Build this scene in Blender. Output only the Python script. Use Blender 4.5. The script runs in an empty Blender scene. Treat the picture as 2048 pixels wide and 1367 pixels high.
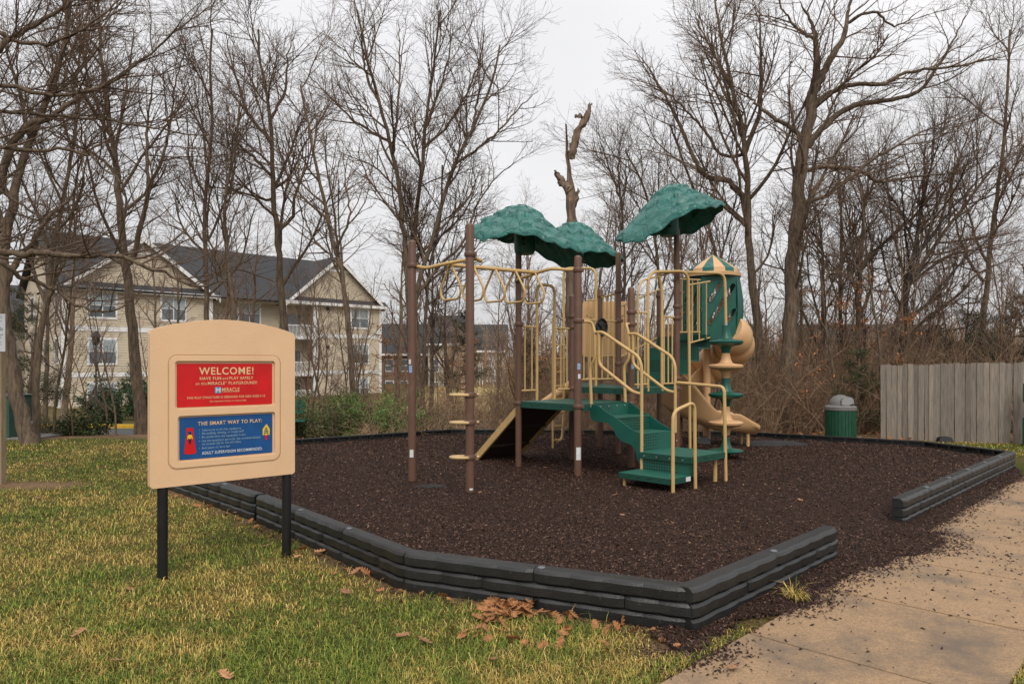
import bpy, math, random
import numpy as np
from mathutils import Vector, Matrix
from mathutils.geometry import tessellate_polygon

sc = bpy.context.scene
COL = sc.collection
# ------------------------------------------------------------------ camera
F_PX, HORIZON, EYE = 1450.0, 725.0, 1.9
cam = bpy.data.cameras.new('camera'); camo = bpy.data.objects.new('camera', cam); COL.objects.link(camo)
camo.location = (0, 0, EYE); camo.rotation_euler = (math.radians(90), 0, 0)
cam.sensor_width = 36.0; cam.lens = 36.0 * F_PX / 2048.0
cam.shift_y = (HORIZON - 683.5) / 2048.0
cam.clip_start = 0.1; cam.clip_end = 3000
sc.camera = camo
# ------------------------------------------------------------------ world
W = bpy.data.worlds.new('World'); sc.world = W; W.use_nodes = True
nt = W.node_tree; nt.nodes.clear()
wo = nt.nodes.new('ShaderNodeOutputWorld'); bg = nt.nodes.new('ShaderNodeBackground')
sky = nt.nodes.new('ShaderNodeTexSky'); sky.sky_type = 'NISHITA'; sky.sun_disc = False
SUN_EL, SUN_AZ = math.radians(46), math.radians(172)
sky.sun_elevation = SUN_EL; sky.sun_rotation = SUN_AZ; sky.altitude = 50; sky.air_density = 1.0; sky.dust_density = 4.0
tc = nt.nodes.new('ShaderNodeTexCoord')
mp = nt.nodes.new('ShaderNodeMapping'); mp.inputs['Scale'].default_value = (1.0, 1.0, 2.6)
nz = nt.nodes.new('ShaderNodeTexNoise'); nz.inputs['Scale'].default_value = 1.3; nz.inputs['Detail'].default_value = 4; nz.inputs['Roughness'].default_value = .5
cr = nt.nodes.new('ShaderNodeValToRGB')
cr.color_ramp.elements[0].position = .32; cr.color_ramp.elements[0].color = (5.25, 5.22, 5.32, 1)
cr.color_ramp.elements[1].position = .68; cr.color_ramp.elements[1].color = (6.6, 6.54, 6.58, 1)
sep = nt.nodes.new('ShaderNodeSeparateXYZ')
el = nt.nodes.new('ShaderNodeMath'); el.operation = 'MULTIPLY_ADD'; el.inputs[1].default_value = 1.0; el.inputs[2].default_value = .86; el.use_clamp = False
mxz = nt.nodes.new('ShaderNodeMath'); mxz.operation = 'MAXIMUM'; mxz.inputs[1].default_value = 0.0
vm = nt.nodes.new('ShaderNodeVectorMath'); vm.operation = 'SCALE'
mix = nt.nodes.new('ShaderNodeMixRGB'); mix.inputs[0].default_value = .93
L = nt.links.new
L(tc.outputs['Generated'], mp.inputs['Vector']); L(mp.outputs[0], nz.inputs['Vector']); L(nz.outputs['Fac'], cr.inputs['Fac'])
L(tc.outputs['Generated'], sep.inputs[0]); L(sep.outputs['Z'], mxz.inputs[0]); L(mxz.outputs[0], el.inputs[0])
L(cr.outputs['Color'], vm.inputs[0]); L(el.outputs[0], vm.inputs['Scale'])
L(sky.outputs['Color'], mix.inputs[1]); L(vm.outputs[0], mix.inputs[2]); L(mix.outputs[0], bg.inputs['Color'])
bg.inputs['Strength'].default_value = .10; L(bg.outputs[0], wo.inputs['Surface'])
sun = bpy.data.lights.new('sun', 'SUN'); suno = bpy.data.objects.new('sun', sun); COL.objects.link(suno)
sun.energy = 1.5; sun.angle = math.radians(35); sun.color = (1.0, .93, .82)
# direction towards the sun: behind the camera
sd = Vector((.14 * math.cos(SUN_EL), -.99 * math.cos(SUN_EL), math.sin(SUN_EL))).normalized()
suno.rotation_euler = sd.to_track_quat('Z', 'Y').to_euler(); suno.location = (-10, -20, 30)
sc.view_settings.view_transform = 'Standard'; sc.view_settings.look = 'None'
sc.view_settings.gamma = 1; sc.view_settings.use_curve_mapping = False; sc.view_settings.exposure = 0.38
sc.render.engine = 'CYCLES'
sc.cycles.max_bounces = 5; sc.cycles.diffuse_bounces = 2; sc.cycles.glossy_bounces = 2; sc.cycles.transparent_max_bounces = 8

rng = random.Random(7); nr = np.random.default_rng(7)

# ------------------------------------------------------------------ helpers
def P(px, py, Y):
    """point at depth Y seen at a photograph position (metres)"""
    return Vector(((px - 1024) * Y / F_PX, Y, EYE + (HORIZON - py) * Y / F_PX))
def G(px, py, z):
    s = (py - HORIZON) / (EYE - z)
    return Vector(((px - 1024) / s, F_PX / s, z))

MATS = {}
def mat(name, col, rough=.6, var=.15, scale=8.0, bump=0.0, bscale=None, spec=.4, col2=None, metallic=0, coat=0, detail=5, dirt=None, objrand=0.0, stretch=None, attr=None):
    if name in MATS: return MATS[name]
    m = bpy.data.materials.new(name); m.use_nodes = True; t = m.node_tree
    b = t.nodes['Principled BSDF']; b.inputs['Roughness'].default_value = rough; b.inputs['Metallic'].default_value = metallic
    b.inputs['Specular IOR Level'].default_value = spec; b.inputs['Coat Weight'].default_value = coat
    tcx = t.nodes.new('ShaderNodeTexCoord'); src = tcx.outputs['Object']
    if stretch:
        mpx = t.nodes.new('ShaderNodeMapping'); mpx.inputs['Scale'].default_value = stretch; t.links.new(src, mpx.inputs['Vector']); src = mpx.outputs[0]
    n = t.nodes.new('ShaderNodeTexNoise'); n.inputs['Scale'].default_value = scale; n.inputs['Detail'].default_value = detail; n.inputs['Roughness'].default_value = .6
    t.links.new(src, n.inputs['Vector'])
    r = t.nodes.new('ShaderNodeValToRGB'); r.color_ramp.elements[0].position = .3; r.color_ramp.elements[1].position = .72
    c2 = col2 if col2 else tuple(min(1, c * (1 + var)) for c in col)
    c1 = col if col2 else tuple(c * (1 - var) for c in col)
    r.color_ramp.elements[0].color = (*c1, 1); r.color_ramp.elements[1].color = (*c2, 1)
    t.links.new(n.outputs['Fac'], r.inputs['Fac']); out = r.outputs['Color']
    if attr:
        a = t.nodes.new('ShaderNodeAttribute'); a.attribute_name = attr
        mm = t.nodes.new('ShaderNodeMixRGB'); mm.blend_type = 'MULTIPLY'; mm.inputs[0].default_value = 1
        t.links.new(out, mm.inputs[1]); t.links.new(a.outputs['Color'], mm.inputs[2]); out = mm.outputs[0]
    if dirt:
        n2 = t.nodes.new('ShaderNodeTexNoise'); n2.inputs['Scale'].default_value = dirt[1]; n2.inputs['Detail'].default_value = 6; n2.inputs['Roughness'].default_value = .7
        t.links.new(tcx.outputs['Object'], n2.inputs['Vector'])
        r2 = t.nodes.new('ShaderNodeValToRGB'); r2.color_ramp.elements[0].position = dirt[2]; r2.color_ramp.elements[1].position = dirt[2] + .2
        t.links.new(n2.outputs['Fac'], r2.inputs['Fac'])
        m2 = t.nodes.new('ShaderNodeMixRGB'); t.links.new(r2.outputs['Color'], m2.inputs[0]); t.links.new(out, m2.inputs[1]); m2.inputs[2].default_value = (*dirt[0], 1); out = m2.outputs[0]
    if objrand:
        oi = t.nodes.new('ShaderNodeObjectInfo'); hs = t.nodes.new('ShaderNodeHueSaturation')
        mr = t.nodes.new('ShaderNodeMapRange'); mr.inputs['To Min'].default_value = 1 - objrand; mr.inputs['To Max'].default_value = 1 + objrand
        t.links.new(oi.outputs['Random'], mr.inputs['Value']); t.links.new(mr.outputs[0], hs.inputs['Value']); t.links.new(out, hs.inputs['Color']); out = hs.outputs[0]
    t.links.new(out, b.inputs['Base Color'])
    if bump:
        nb = t.nodes.new('ShaderNodeTexNoise'); nb.inputs['Scale'].default_value = bscale or scale * 4; nb.inputs['Detail'].default_value = 4
        t.links.new(src, nb.inputs['Vector'])
        bp = t.nodes.new('ShaderNodeBump'); bp.inputs['Strength'].default_value = bump; bp.inputs['Distance'].default_value = .02
        t.links.new(nb.outputs['Fac'], bp.inputs['Height']); t.links.new(bp.outputs[0], b.inputs['Normal'])
    MATS[name] = m; return m

class MB:
    def __init__(s): s.v = []; s.f = []
    def add(s, vs, fs):
        o = len(s.v); s.v += [tuple(v) for v in vs]; s.f += [tuple(i + o for i in f) for f in fs]; return s
    def obox(s, c, ax, ay, az):
        """centre and three half-axis vectors"""
        c, ax, ay, az = map(Vector, (c, ax, ay, az))
        vs = [c + ax * i + ay * j + az * k for i in (-1, 1) for j in (-1, 1) for k in (-1, 1)]
        return s.add(vs, [(0, 1, 3, 2), (4, 6, 7, 5), (0, 4, 5, 1), (2, 3, 7, 6), (0, 2, 6, 4), (1, 5, 7, 3)])
    def box(s, x0, x1, y0, y1, z0, z1):
        return s.obox(((x0 + x1) / 2, (y0 + y1) / 2, (z0 + z1) / 2), ((x1 - x0) / 2, 0, 0), (0, (y1 - y0) / 2, 0), (0, 0, (z1 - z0) / 2))
    def tube(s, pts, r, n=8, closed=False, cap=True):
        pts = [Vector(p) for p in pts]; k = len(pts)
        rs = r if isinstance(r, (list, tuple)) else [r] * k
        prev = None; o = len(s.v)
        for i, p in enumerate(pts):
            if closed: d = pts[(i + 1) % k] - pts[i - 1]
            else: d = pts[min(i + 1, k - 1)] - pts[max(i - 1, 0)]
            d.normalize()
            if prev is None:
                a = d.cross(Vector((0, 0, 1)));
                if a.length < .05: a = d.cross(Vector((1, 0, 0)))
            else: a = prev - d * prev.dot(d)
            a.normalize(); prev = a; b = d.cross(a)
            for j in range(n):
                t = 2 * math.pi * j / n
                s.v.append(tuple(p + (a * math.cos(t) + b * math.sin(t)) * rs[i]))
        for i in range(k if closed else k - 1):
            for j in range(n):
                i2 = (i + 1) % k
                s.f.append((o + i * n + j, o + i * n + (j + 1) % n, o + i2 * n + (j + 1) % n, o + i2 * n + j))
        if cap and not closed:
            s.f.append(tuple(o + j for j in range(n))[::-1]); s.f.append(tuple(o + (k - 1) * n + j for j in range(n)))
        return s
    def lathe(s, prof, c=(0, 0, 0), n=24, a0=0, a1=2 * math.pi, axis=None):
        o = len(s.v); full = abs(a1 - a0 - 2 * math.pi) < 1e-6; m = n if full else n + 1
        for r, z in prof:
            for j in range(m):
                t = a0 + (a1 - a0) * j / n
                s.v.append((c[0] + r * math.cos(t), c[1] + r * math.sin(t), c[2] + z))
        for i in range(len(prof) - 1):
            for j in range(n):
                j2 = (j + 1) % m
                s.f.append((o + i * m + j, o + i * m + j2, o + (i + 1) * m + j2, o + (i + 1) * m + j))
        return s
    def prism(s, outline, org, ux, uy, th, holes=()):
        """outline in (a,b) coordinates of axes ux,uy from org; thickness vector th"""
        org, ux, uy, th = map(Vector, (org, ux, uy, th))
        loops = [list(outline)] + [list(h) for h in holes]
        tri = tessellate_polygon([[Vector((a, b, 0)) for a, b in l] for l in loops])
        flat = [p for l in loops for p in l]; N = len(flat)
        vs = [org + ux * a + uy * b for a, b in flat]; vs += [v + th for v in vs]
        fs = [tuple(t) for t in tri] + [tuple(i + N for i in t[::-1]) for t in tri]
        o = 0
        for l in loops:
            k = len(l)
            for i in range(k): fs.append((o + i, o + (i + 1) % k, o + (i + 1) % k + N, o + i + N))
            o += k
        return s.add(vs, fs)
    def build(s, name, m, parent=None, smooth=False, org=None, bevel=0):
        if org is None: org = parent.matrix_world.translation if parent is not None and parent.parent is None else (parent.get('_org', (0, 0, 0)) if parent is not None else (0, 0, 0))
        org = Vector(org)
        me = bpy.data.meshes.new(name)
        me.from_pydata([tuple(Vector(v) - org) for v in s.v], [], s.f); me.update()
        import bmesh
        bm = bmesh.new(); bm.from_mesh(me); bmesh.ops.recalc_face_normals(bm, faces=bm.faces); bm.to_mesh(me); bm.free()
        if smooth:
            me.polygons.foreach_set('use_smooth', [True] * len(me.polygons))
            me.set_sharp_from_angle(angle=math.radians(smooth if smooth > 1 else 40))
        me.materials.append(m)
        o = bpy.data.objects.new(name, me); COL.objects.link(o)
        if parent is None: o.location = org
        else:
            o.parent = parent
        o['_org'] = tuple(org)
        if bevel:
            md = o.modifiers.new('bevel', 'BEVEL'); md.width = bevel; md.segments = 2; md.limit_method = 'ANGLE'
        return o

def thing(name, label, cat, loc=(0, 0, 0), group=None, rz=0):
    o = bpy.data.objects.new(name, None); COL.objects.link(o); o.location = loc; o.rotation_euler = (0, 0, rz)
    o.empty_display_size = .2
    o['label'] = label; o['category'] = cat; o['_org'] = tuple(loc)
    if group: o['group'] = group
    bpy.context.view_layer.update() if False else None
    o.matrix_world = Matrix.Translation(Vector(loc)) @ Matrix.Rotation(rz, 4, 'Z')
    return o
def tag(o, label=None, cat=None, group=None, kind=None):
    if label: o['label'] = label
    if cat: o['category'] = cat
    if group: o['group'] = group
    if kind: o['kind'] = kind
    return o
def link(name, me, parent=None, loc=(0, 0, 0), rot=(0, 0, 0), scale=(1, 1, 1)):
    o = bpy.data.objects.new(name, me); COL.objects.link(o); o.parent = parent
    o.location = loc; o.rotation_euler = rot; o.scale = scale; return o
def copy_tree(o, parent=None):
    c = o.copy(); COL.objects.link(c); c.parent = parent
    for ch in o.children: copy_tree(ch, c)
    return c
def np_mesh(name, verts, faces, m, smooth=False, colors=None):
    """verts (N,3), faces (M,k) arrays"""
    me = bpy.data.meshes.new(name); verts = np.asarray(verts, dtype=np.float32)
    if not isinstance(faces, list): faces = [faces]
    tot = sum(f.size for f in faces); nf = sum(len(f) for f in faces)
    me.vertices.add(len(verts)); me.vertices.foreach_set('co', verts.ravel())
    me.loops.add(tot); me.polygons.add(nf)
    me.loops.foreach_set('vertex_index', np.concatenate([f.ravel() for f in faces]).astype(np.int32))
    st = []; c = 0
    for f in faces:
        st.append(c + np.arange(len(f)) * f.shape[1]); c += f.size
    me.polygons.foreach_set('loop_start', np.concatenate(st).astype(np.int32))
    if smooth: me.polygons.foreach_set('use_smooth', np.ones(nf, dtype=bool))
    me.update(calc_edges=True)
    if colors is not None:
        a = me.color_attributes.new('Col', 'FLOAT_COLOR', 'POINT')
        cc = np.ones((len(verts), 4), dtype=np.float32); cc[:, :3] = colors; a.data.foreach_set('color', cc.ravel())
    me.materials.append(m); return me

def arc(pts, rad=.06, n=4):
    """round the inner corners of a polyline"""
    pts = [Vector(p) for p in pts]; out = [pts[0]]
    for i in range(1, len(pts) - 1):
        a, b, c = pts[i - 1], pts[i], pts[i + 1]
        d1 = (a - b); d2 = (c - b); r = min(rad, d1.length * .48, d2.length * .48)
        p1 = b + d1.normalized() * r; p2 = b + d2.normalized() * r
        for k in range(n + 1):
            t = k / n; out.append(p1 * (1 - t) ** 2 + b * 2 * t * (1 - t) + p2 * t ** 2)
    out.append(pts[-1]); return out

# ------------------------------------------------------------------ materials
M_post = mat('brown_powder_coat', (.120, .062, .042), .42, .12, 6, dirt=((.17, .12, .085), 3.0, .60), bump=.05, bscale=300)
M_pipe = mat('tan_pipe', (.52, .345, .145), .38, .08, 9, dirt=((.33, .23, .12), 6.0, .66))
M_tan = mat('tan_plastic', (.60, .365, .185), .45, .06, 3, bump=.08, bscale=60, dirt=((.42, .27, .15), 3.5, .66))
M_sign = mat('sign_plastic', (.72, .475, .285), .42, .05, 2.5, bump=.10, bscale=45, dirt=((.50, .31, .17), 5, .70))
M_green = mat('green_plastic', (.009, .088, .066), .38, .15, 5, bump=.06, bscale=80)
M_dgreen = mat('green_deck', (.008, .062, .042), .5, .2, 9, bump=.1, bscale=120)
M_black = mat('black_metal', (.012, .012, .013), .38, .3, 6)
M_steel = mat('bolt_steel', (.55, .55, .55), .3, .1, 6, metallic=.8)
M_white = mat('white_trim', (.72, .72, .72), .6, .06, 2)
M_rampd = mat('ramp_board', (.045, .028, .022), .6, .25, 8)
def leafroof_mat():
    m = mat('roof_green', (.016, .120, .102), .34, .25, 5, bump=.0)
    t = m.node_tree; b = t.nodes['Principled BSDF']; tcx = t.nodes.new('ShaderNodeTexCoord')
    v = t.nodes.new('ShaderNodeTexVoronoi'); v.feature = 'DISTANCE_TO_EDGE'; v.inputs['Scale'].default_value = 6
    t.links.new(tcx.outputs['Object'], v.inputs['Vector'])
    r = t.nodes.new('ShaderNodeMapRange'); r.inputs['From Max'].default_value = .05; t.links.new(v.outputs['Distance'], r.inputs['Value'])
    bp = t.nodes.new('ShaderNodeBump'); bp.inputs['Strength'].default_value = .6; bp.inputs['Distance'].default_value = .016
    t.links.new(r.outputs[0], bp.inputs['Height']); t.links.new(bp.outputs[0], b.inputs['Normal']); return m
M_roof = leafroof_mat()
def perf_mat():
    m = bpy.data.materials.new('perforated_green_deck'); m.use_nodes = True; t = m.node_tree; b = t.nodes['Principled BSDF']
    b.inputs['Roughness'].default_value = .5
    tcx = t.nodes.new('ShaderNodeTexCoord'); mp_ = t.nodes.new('ShaderNodeMapping'); mp_.inputs['Rotation'].default_value = (0, 0, math.radians(-45))
    v = t.nodes.new('ShaderNodeTexVoronoi'); v.inputs['Scale'].default_value = 24; v.inputs['Randomness'].default_value = .12
    t.links.new(tcx.outputs['Object'], mp_.inputs[0]); t.links.new(mp_.outputs[0], v.inputs['Vector'])
    r = t.nodes.new('ShaderNodeValToRGB'); r.color_ramp.elements[0].position = .30; r.color_ramp.elements[1].position = .40
    r.color_ramp.elements[0].color = (.003, .016, .012, 1); r.color_ramp.elements[1].color = (.012, .100, .070, 1)
    t.links.new(v.outputs['Distance'], r.inputs[0]); t.links.new(r.outputs[0], b.inputs['Base Color'])
    bp = t.nodes.new('ShaderNodeBump'); bp.inputs['Strength'].default_value = .5; bp.inputs['Distance'].default_value = .008
    t.links.new(r.outputs[0], bp.inputs['Height']); t.links.new(bp.outputs[0], b.inputs['Normal']); return m
M_perf = perf_mat()
M_timber = mat('recycled_plastic_timber', (.015, .0155, .0155), .36, .35, 5, bump=.25, bscale=90, spec=.5, dirt=((.060, .061, .059), 9, .60), objrand=.22)
M_bark = mat('bark', (.040, .028, .019), .9, .3, 17, col2=(.215, .155, .105), bump=1.0, bscale=34, stretch=(1, 1, .18), detail=7, dirt=((.085, .085, .045), 1.3, .60), objrand=.15)
M_barkr = mat('bark_reddish', (.075, .042, .026), .9, .3, 15, col2=(.21, .125, .078), bump=.8, bscale=30, stretch=(1, 1, .25), objrand=.15)
M_twig = mat('twigs', (.125, .080, .054), .85, .25, 1.2, objrand=.15)
M_twigb = mat('brush_stems', (.15, .095, .060), .9, .3, 1.0, col2=(.40, .27, .17), objrand=.15)
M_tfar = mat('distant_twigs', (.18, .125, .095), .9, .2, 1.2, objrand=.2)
M_snag = mat('dead_wood', (.075, .052, .040), .9, .3, 9, col2=(.25, .175, .12), bump=.8, bscale=25, stretch=(1, 1, .2), dirt=((.42, .27, .15), 2.2, .60))
M_concrete = mat('sidewalk_concrete', (.31, .20, .112), .75, .38, 75, bump=.35, bscale=160, dirt=((.15, .11, .078), 1.1, .47), objrand=.05)
M_asphalt = mat('asphalt', (.06, .062, .066), .8, .2, 3, bump=.3, bscale=80)
M_yellow = mat('yellow_curb_paint', (.62, .38, .03), .6, .15, 4)
M_fence = mat('weathered_cedar', (.155, .130, .108), .85, .2, 6, col2=(.285, .245, .205), bump=.4, bscale=40, stretch=(6, 6, .5), objrand=.26)
M_siding = mat('beige_siding', (.42, .345, .235), .7, .05, 2)
M_sidingd = mat('beige_siding_lap', (.30, .245, .165), .8, .05, 2)
M_shingle = mat('roof_shingles', (.036, .038, .043), .85, .25, 6, bump=.3, bscale=10)
M_glass = mat('window_glass', (.10, .12, .14), .08, .4, 1.5, spec=.8)
M_dark = mat('dark_opening', (.02, .02, .02), .8, .2, 2)
# ------------------------------------------------------------------ plan of the place
E = np.array([.7, .7141]); E /= np.linalg.norm(E); N_ = np.array([E[1], -E[0]])      # path direction, and across it
C = [(1.283, 5.058), (-.911, 6.03), (-3.1, 8.68), (-5.3, 11.0), (-4.9, 14.85), (-1.48, 17.4), (2.0, 17.15), (5.5, 16.75), (8.42, 14.7), (9.0, 12.95)]
C0 = np.array(C[0]); G0 = C0 + E * 2.68; G1 = C0 + E * 4.68
C[-1] = tuple(C0 + E * 11.05)
S0 = np.array([1.648, 5.05])                      # a point on the path's left edge
def terr(x, y):
    x = np.asarray(x, float); y = np.asarray(y, float)
    t = np.clip((y - 18.3) / 9.0, 0, 1); t = t * t * (3 - 2 * t)
    left = np.clip((4 - x) / 6, 0, 1)
    z = -t * (.35 + .45 * left)
    t2 = np.clip((y - 30) / 25, 0, 1); z -= t2 * .9 * left
    z += np.clip((y - 60) / 300, 0, 1) * 6
    z += .012 * np.sin(x * 1.9 + .3 * y) * np.sin(y * 1.3) * (y < 40)
    return z
def in_poly(x, y, poly):
    inside = np.zeros(np.shape(x), bool); n = len(poly); j = n - 1
    for i in range(n):
        xi, yi = poly[i]; xj, yj = poly[j]
        c = ((yi > y) != (yj > y)) & (x < (xj - xi) * (y - yi) / (yj - yi + 1e-12) + xi)
        inside ^= c; j = i
    return inside
def seg_dist(x, y, a, b):
    ax, ay = a; bx, by = b; dx, dy = bx - ax, by - ay
    t = np.clip(((x - ax) * dx + (y - ay) * dy) / (dx * dx + dy * dy), 0, 1)
    return np.hypot(x - ax - t * dx, y - ay - t * dy)
def path_uv(x, y):
    u = (x - S0[0]) * E[0] + (y - S0[1]) * E[1]; v = (x - S0[0]) * N_[0] + (y - S0[1]) * N_[1]; return u, v
PW = 1.46
def hnoise(x, y, s, seed=0):
    """smooth value noise for colour and density"""
    r = np.random.default_rng(seed); tab = r.random((64, 64)); x = x * s; y = y * s
    xi = np.floor(x).astype(int); yi = np.floor(y).astype(int); fx = x - xi; fy = y - yi
    fx = fx * fx * (3 - 2 * fx); fy = fy * fy * (3 - 2 * fy)
    g = lambda a, b: tab[a % 64, b % 64]
    return (g(xi, yi) * (1 - fx) + g(xi + 1, yi) * fx) * (1 - fy) + (g(xi, yi + 1) * (1 - fx) + g(xi + 1, yi + 1) * fx) * fy

# ---- ground: one sheet to the horizon
def axis(lo, hi, near_lo, near_hi, step):
    a = list(np.arange(near_lo, near_hi + 1e-6, step)); s = step; v = near_hi
    while v < hi: s *= 1.22; v += s; a.append(min(v, hi))
    s = step; v = near_lo; pre = []
    while v > lo: s *= 1.22; v -= s; pre.append(max(v, lo))
    return np.array(pre[::-1] + a)
gx = axis(-700, 700, -14, 14, .14); gy = axis(-60, 1400, -1, 22, .14)
X, Y = np.meshgrid(gx, gy); Z = terr(X, Y)
nx, ny = len(gx), len(gy)
idx = np.arange(nx * ny).reshape(ny, nx)
quads = np.stack([idx[:-1, :-1], idx[:-1, 1:], idx[1:, 1:], idx[1:, :-1]], -1).reshape(-1, 4)
polyO = C
def lawn_mask(x, y):
    """1 = lawn, 0 = leaf litter of the wood"""
    w = hnoise(x, y, .6, 3) * 1.2 - .6
    far = np.clip((17.7 + w * .5 - y) / .5, 0, 1)
    back = np.clip((-7.5 + w - x) / .6, 0, 1) * np.clip((18.4 - y) / .4, 0, 1)
    m = np.maximum(far, back)
    m = np.where((x > -5.5) & (x < 8.2) & (y > 15.0), 0, m)
    right = (x > 8.6) & (y < 16.9); m = np.where(right, 1, m)
    grassfar = ((x < 6) & (y > 30)); m = np.where(grassfar, .55 + .4 * hnoise(x, y, .3, 5), m)
    u, v = path_uv(x, y)
    d = np.minimum.reduce([seg_dist(x, y, C[i], C[i + 1]) for i in range(0, 3)])
    m = m * np.clip((d - .03) / .25 + hnoise(x, y, 5, 8) * .7 - .15, 0, 1)
    soil = np.hypot((x - 1.05) / .34, (y - 4.82) / .3); m = m * np.clip((soil - .3) / .5 + hnoise(x, y, 6, 9) * .7 - .3, 0, 1)
    post = np.hypot((x + 7.6) / .8, (y - 11.2) / .35); m = m * np.clip(post - .6, 0, 1)
    return m
lm = lawn_mask(X, Y)
green = np.array([.105, .115, .028]); straw = np.array([.235, .175, .060]); litter = np.array([.120, .075, .045]); litter2 = np.array([.22, .14, .08])
a = np.clip(hnoise(X, Y, .8, 1) * .7 + hnoise(X, Y, 3.1, 2) * .5 - .1, 0, 1)[..., None]
lawnc = (green * (1 - a) + straw * a) * .5
b_ = hnoise(X, Y, 2.3, 4)[..., None]
litc = litter * (1 - b_) + litter2 * b_
col = lawnc * lm[..., None] + litc * (1 - lm[..., None])
tanfar = ((Y > 30) & (X > -9) & (X < 12))[..., None]
col = np.where(tanfar, np.array([.33, .25, .105]) * (.8 + .4 * a), col)
m = mat('ground_cover', (.72, .72, .72), .95, .3, 22, col2=(1.25, 1.25, 1.25), bump=.9, bscale=55, attr='Col', spec=.1)
ground = bpy.data.objects.new('ground', np_mesh('ground', np.stack([X, Y, Z], -1).reshape(-1, 3), quads, m, True, col.reshape(-1, 3)))
COL.objects.link(ground); ground['kind'] = 'structure'

# ---- the road beyond the lawn and its kerb
ry = np.array([23.2, 24.5, 26, 28, 29.6]); rx = np.arange(-60, 9.1, 1.0)
RX, RY = np.meshgrid(rx, ry); RY = RY + .0016 * (RX + 20) ** 2 * .6; RZ = terr(RX, RY) + .03
ii = np.arange(RX.size).reshape(RX.shape)
q = np.stack([ii[:-1, :-1], ii[:-1, 1:], ii[1:, 1:], ii[1:, :-1]], -1).reshape(-1, 4)
road = bpy.data.objects.new('road', np_mesh('road', np.stack([RX, RY, RZ], -1).reshape(-1, 3), q, M_asphalt, True)); COL.objects.link(road); road['kind'] = 'structure'
def kerb(x0, x1, y0, name, m):
    mb = MB(); xs = np.arange(x0, x1 + .01, 1.0)
    for a_, b2 in zip(xs[:-1], xs[1:]):
        ya = y0 + .0016 * (a_ + 20) ** 2 * .6; yb = y0 + .0016 * (b2 + 20) ** 2 * .6
        za = float(terr(a_, ya)); zb = float(terr(b2, yb))
        for (p, q_) in (((a_, ya, za), (b2, yb, zb)),):
            mb.add([(a_, ya, za - .1), (a_, ya, za + .17), (a_, ya + .22, za + .17), (a_, ya + .22, za - .1), (b2, yb, zb - .1), (b2, yb, zb + .17), (b2, yb + .22, zb + .17), (b2, yb + .22, zb - .1)],
                   [(0, 1, 5, 4), (1, 2, 6, 5), (2, 3, 7, 6)])
    o = mb.build(name, m); o['kind'] = 'structure'; return o
kerb(-60, -10, 29.7, 'yellow_kerb', M_yellow)
kerb(-10, 9, 29.7, 'kerb', mat('kerb_concrete', (.5, .5, .48), .8, .1, 3))

# ---- the path: slabs with joints
pavement = thing('pavement', 'tan concrete path running past the playground', 'path', (float(S0[0]), float(S0[1]), 0))
del pavement['category'], pavement['label']; pavement['kind'] = 'structure'
E3 = Vector((E[0], E[1], 0)); N3 = Vector((N_[0], N_[1], 0))
for k in range(-4, 14):
    c = Vector((S0[0], S0[1], 0)) + E3 * ((k + .5) * 1.40 - .0) + N3 * (PW / 2)
    mb = MB(); mb.obox(c + Vector((0, 0, -.03 + .001 * (k % 3))), E3 * .689, N3 * (PW / 2), Vector((0, 0, .05)))
    mb.build('slab', M_concrete, pavement, bevel=.006)
mb = MB(); mb.obox(Vector((S0[0], S0[1], 0)) + E3 * 7 + N3 * (PW / 2) + Vector((0, 0, -.045)), E3 * 12.5, N3 * (PW / 2 - .01), Vector((0, 0, .045)))
mb.build('joint_filler', mat('joint_dirt', (.045, .032, .022), .95, .3, 20), pavement)

# ---- loose rubber mulch
SPILL = [(G(x, y, .03).x, G(x, y, .03).y) for x, y in ((1380, 1310), (1440, 1262), (1497, 1232), (1560, 1225), (1650, 1204), (1702, 1157), (1760, 1138), (1811, 1120), (1870, 1108), (1921, 1084), (1900, 1062), (1850, 1056))] + [tuple(S0 + E * u_ + N_ * (.03 + .05 * math.sin(u_ * 5))) for u_ in (4.6, 5.4, 6.2, 7.0, 7.8, 8.6, 9.4, 9.9)]
inner = [tuple(C0 + E * 11.0), tuple(C0 + E * 5), tuple(C0 + E * .2 - N_ * .05), (.9, 5.0)]
def ragged(pts, amp=.035, step=.05, seed=3):
    r = random.Random(seed); out = []
    for (x0, y0), (x1, y1) in zip(pts[:-1], pts[1:]):
        n = max(1, int(math.hypot(x1 - x0, y1 - y0) / step))
        for i in range(n): out.append((x0 + (x1 - x0) * i / n + r.gauss(0, amp), y0 + (y1 - y0) * i / n + r.gauss(0, amp)))
    return out + [pts[-1]]
SPILL = ragged(SPILL)
spill_poly = SPILL + inner
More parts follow.
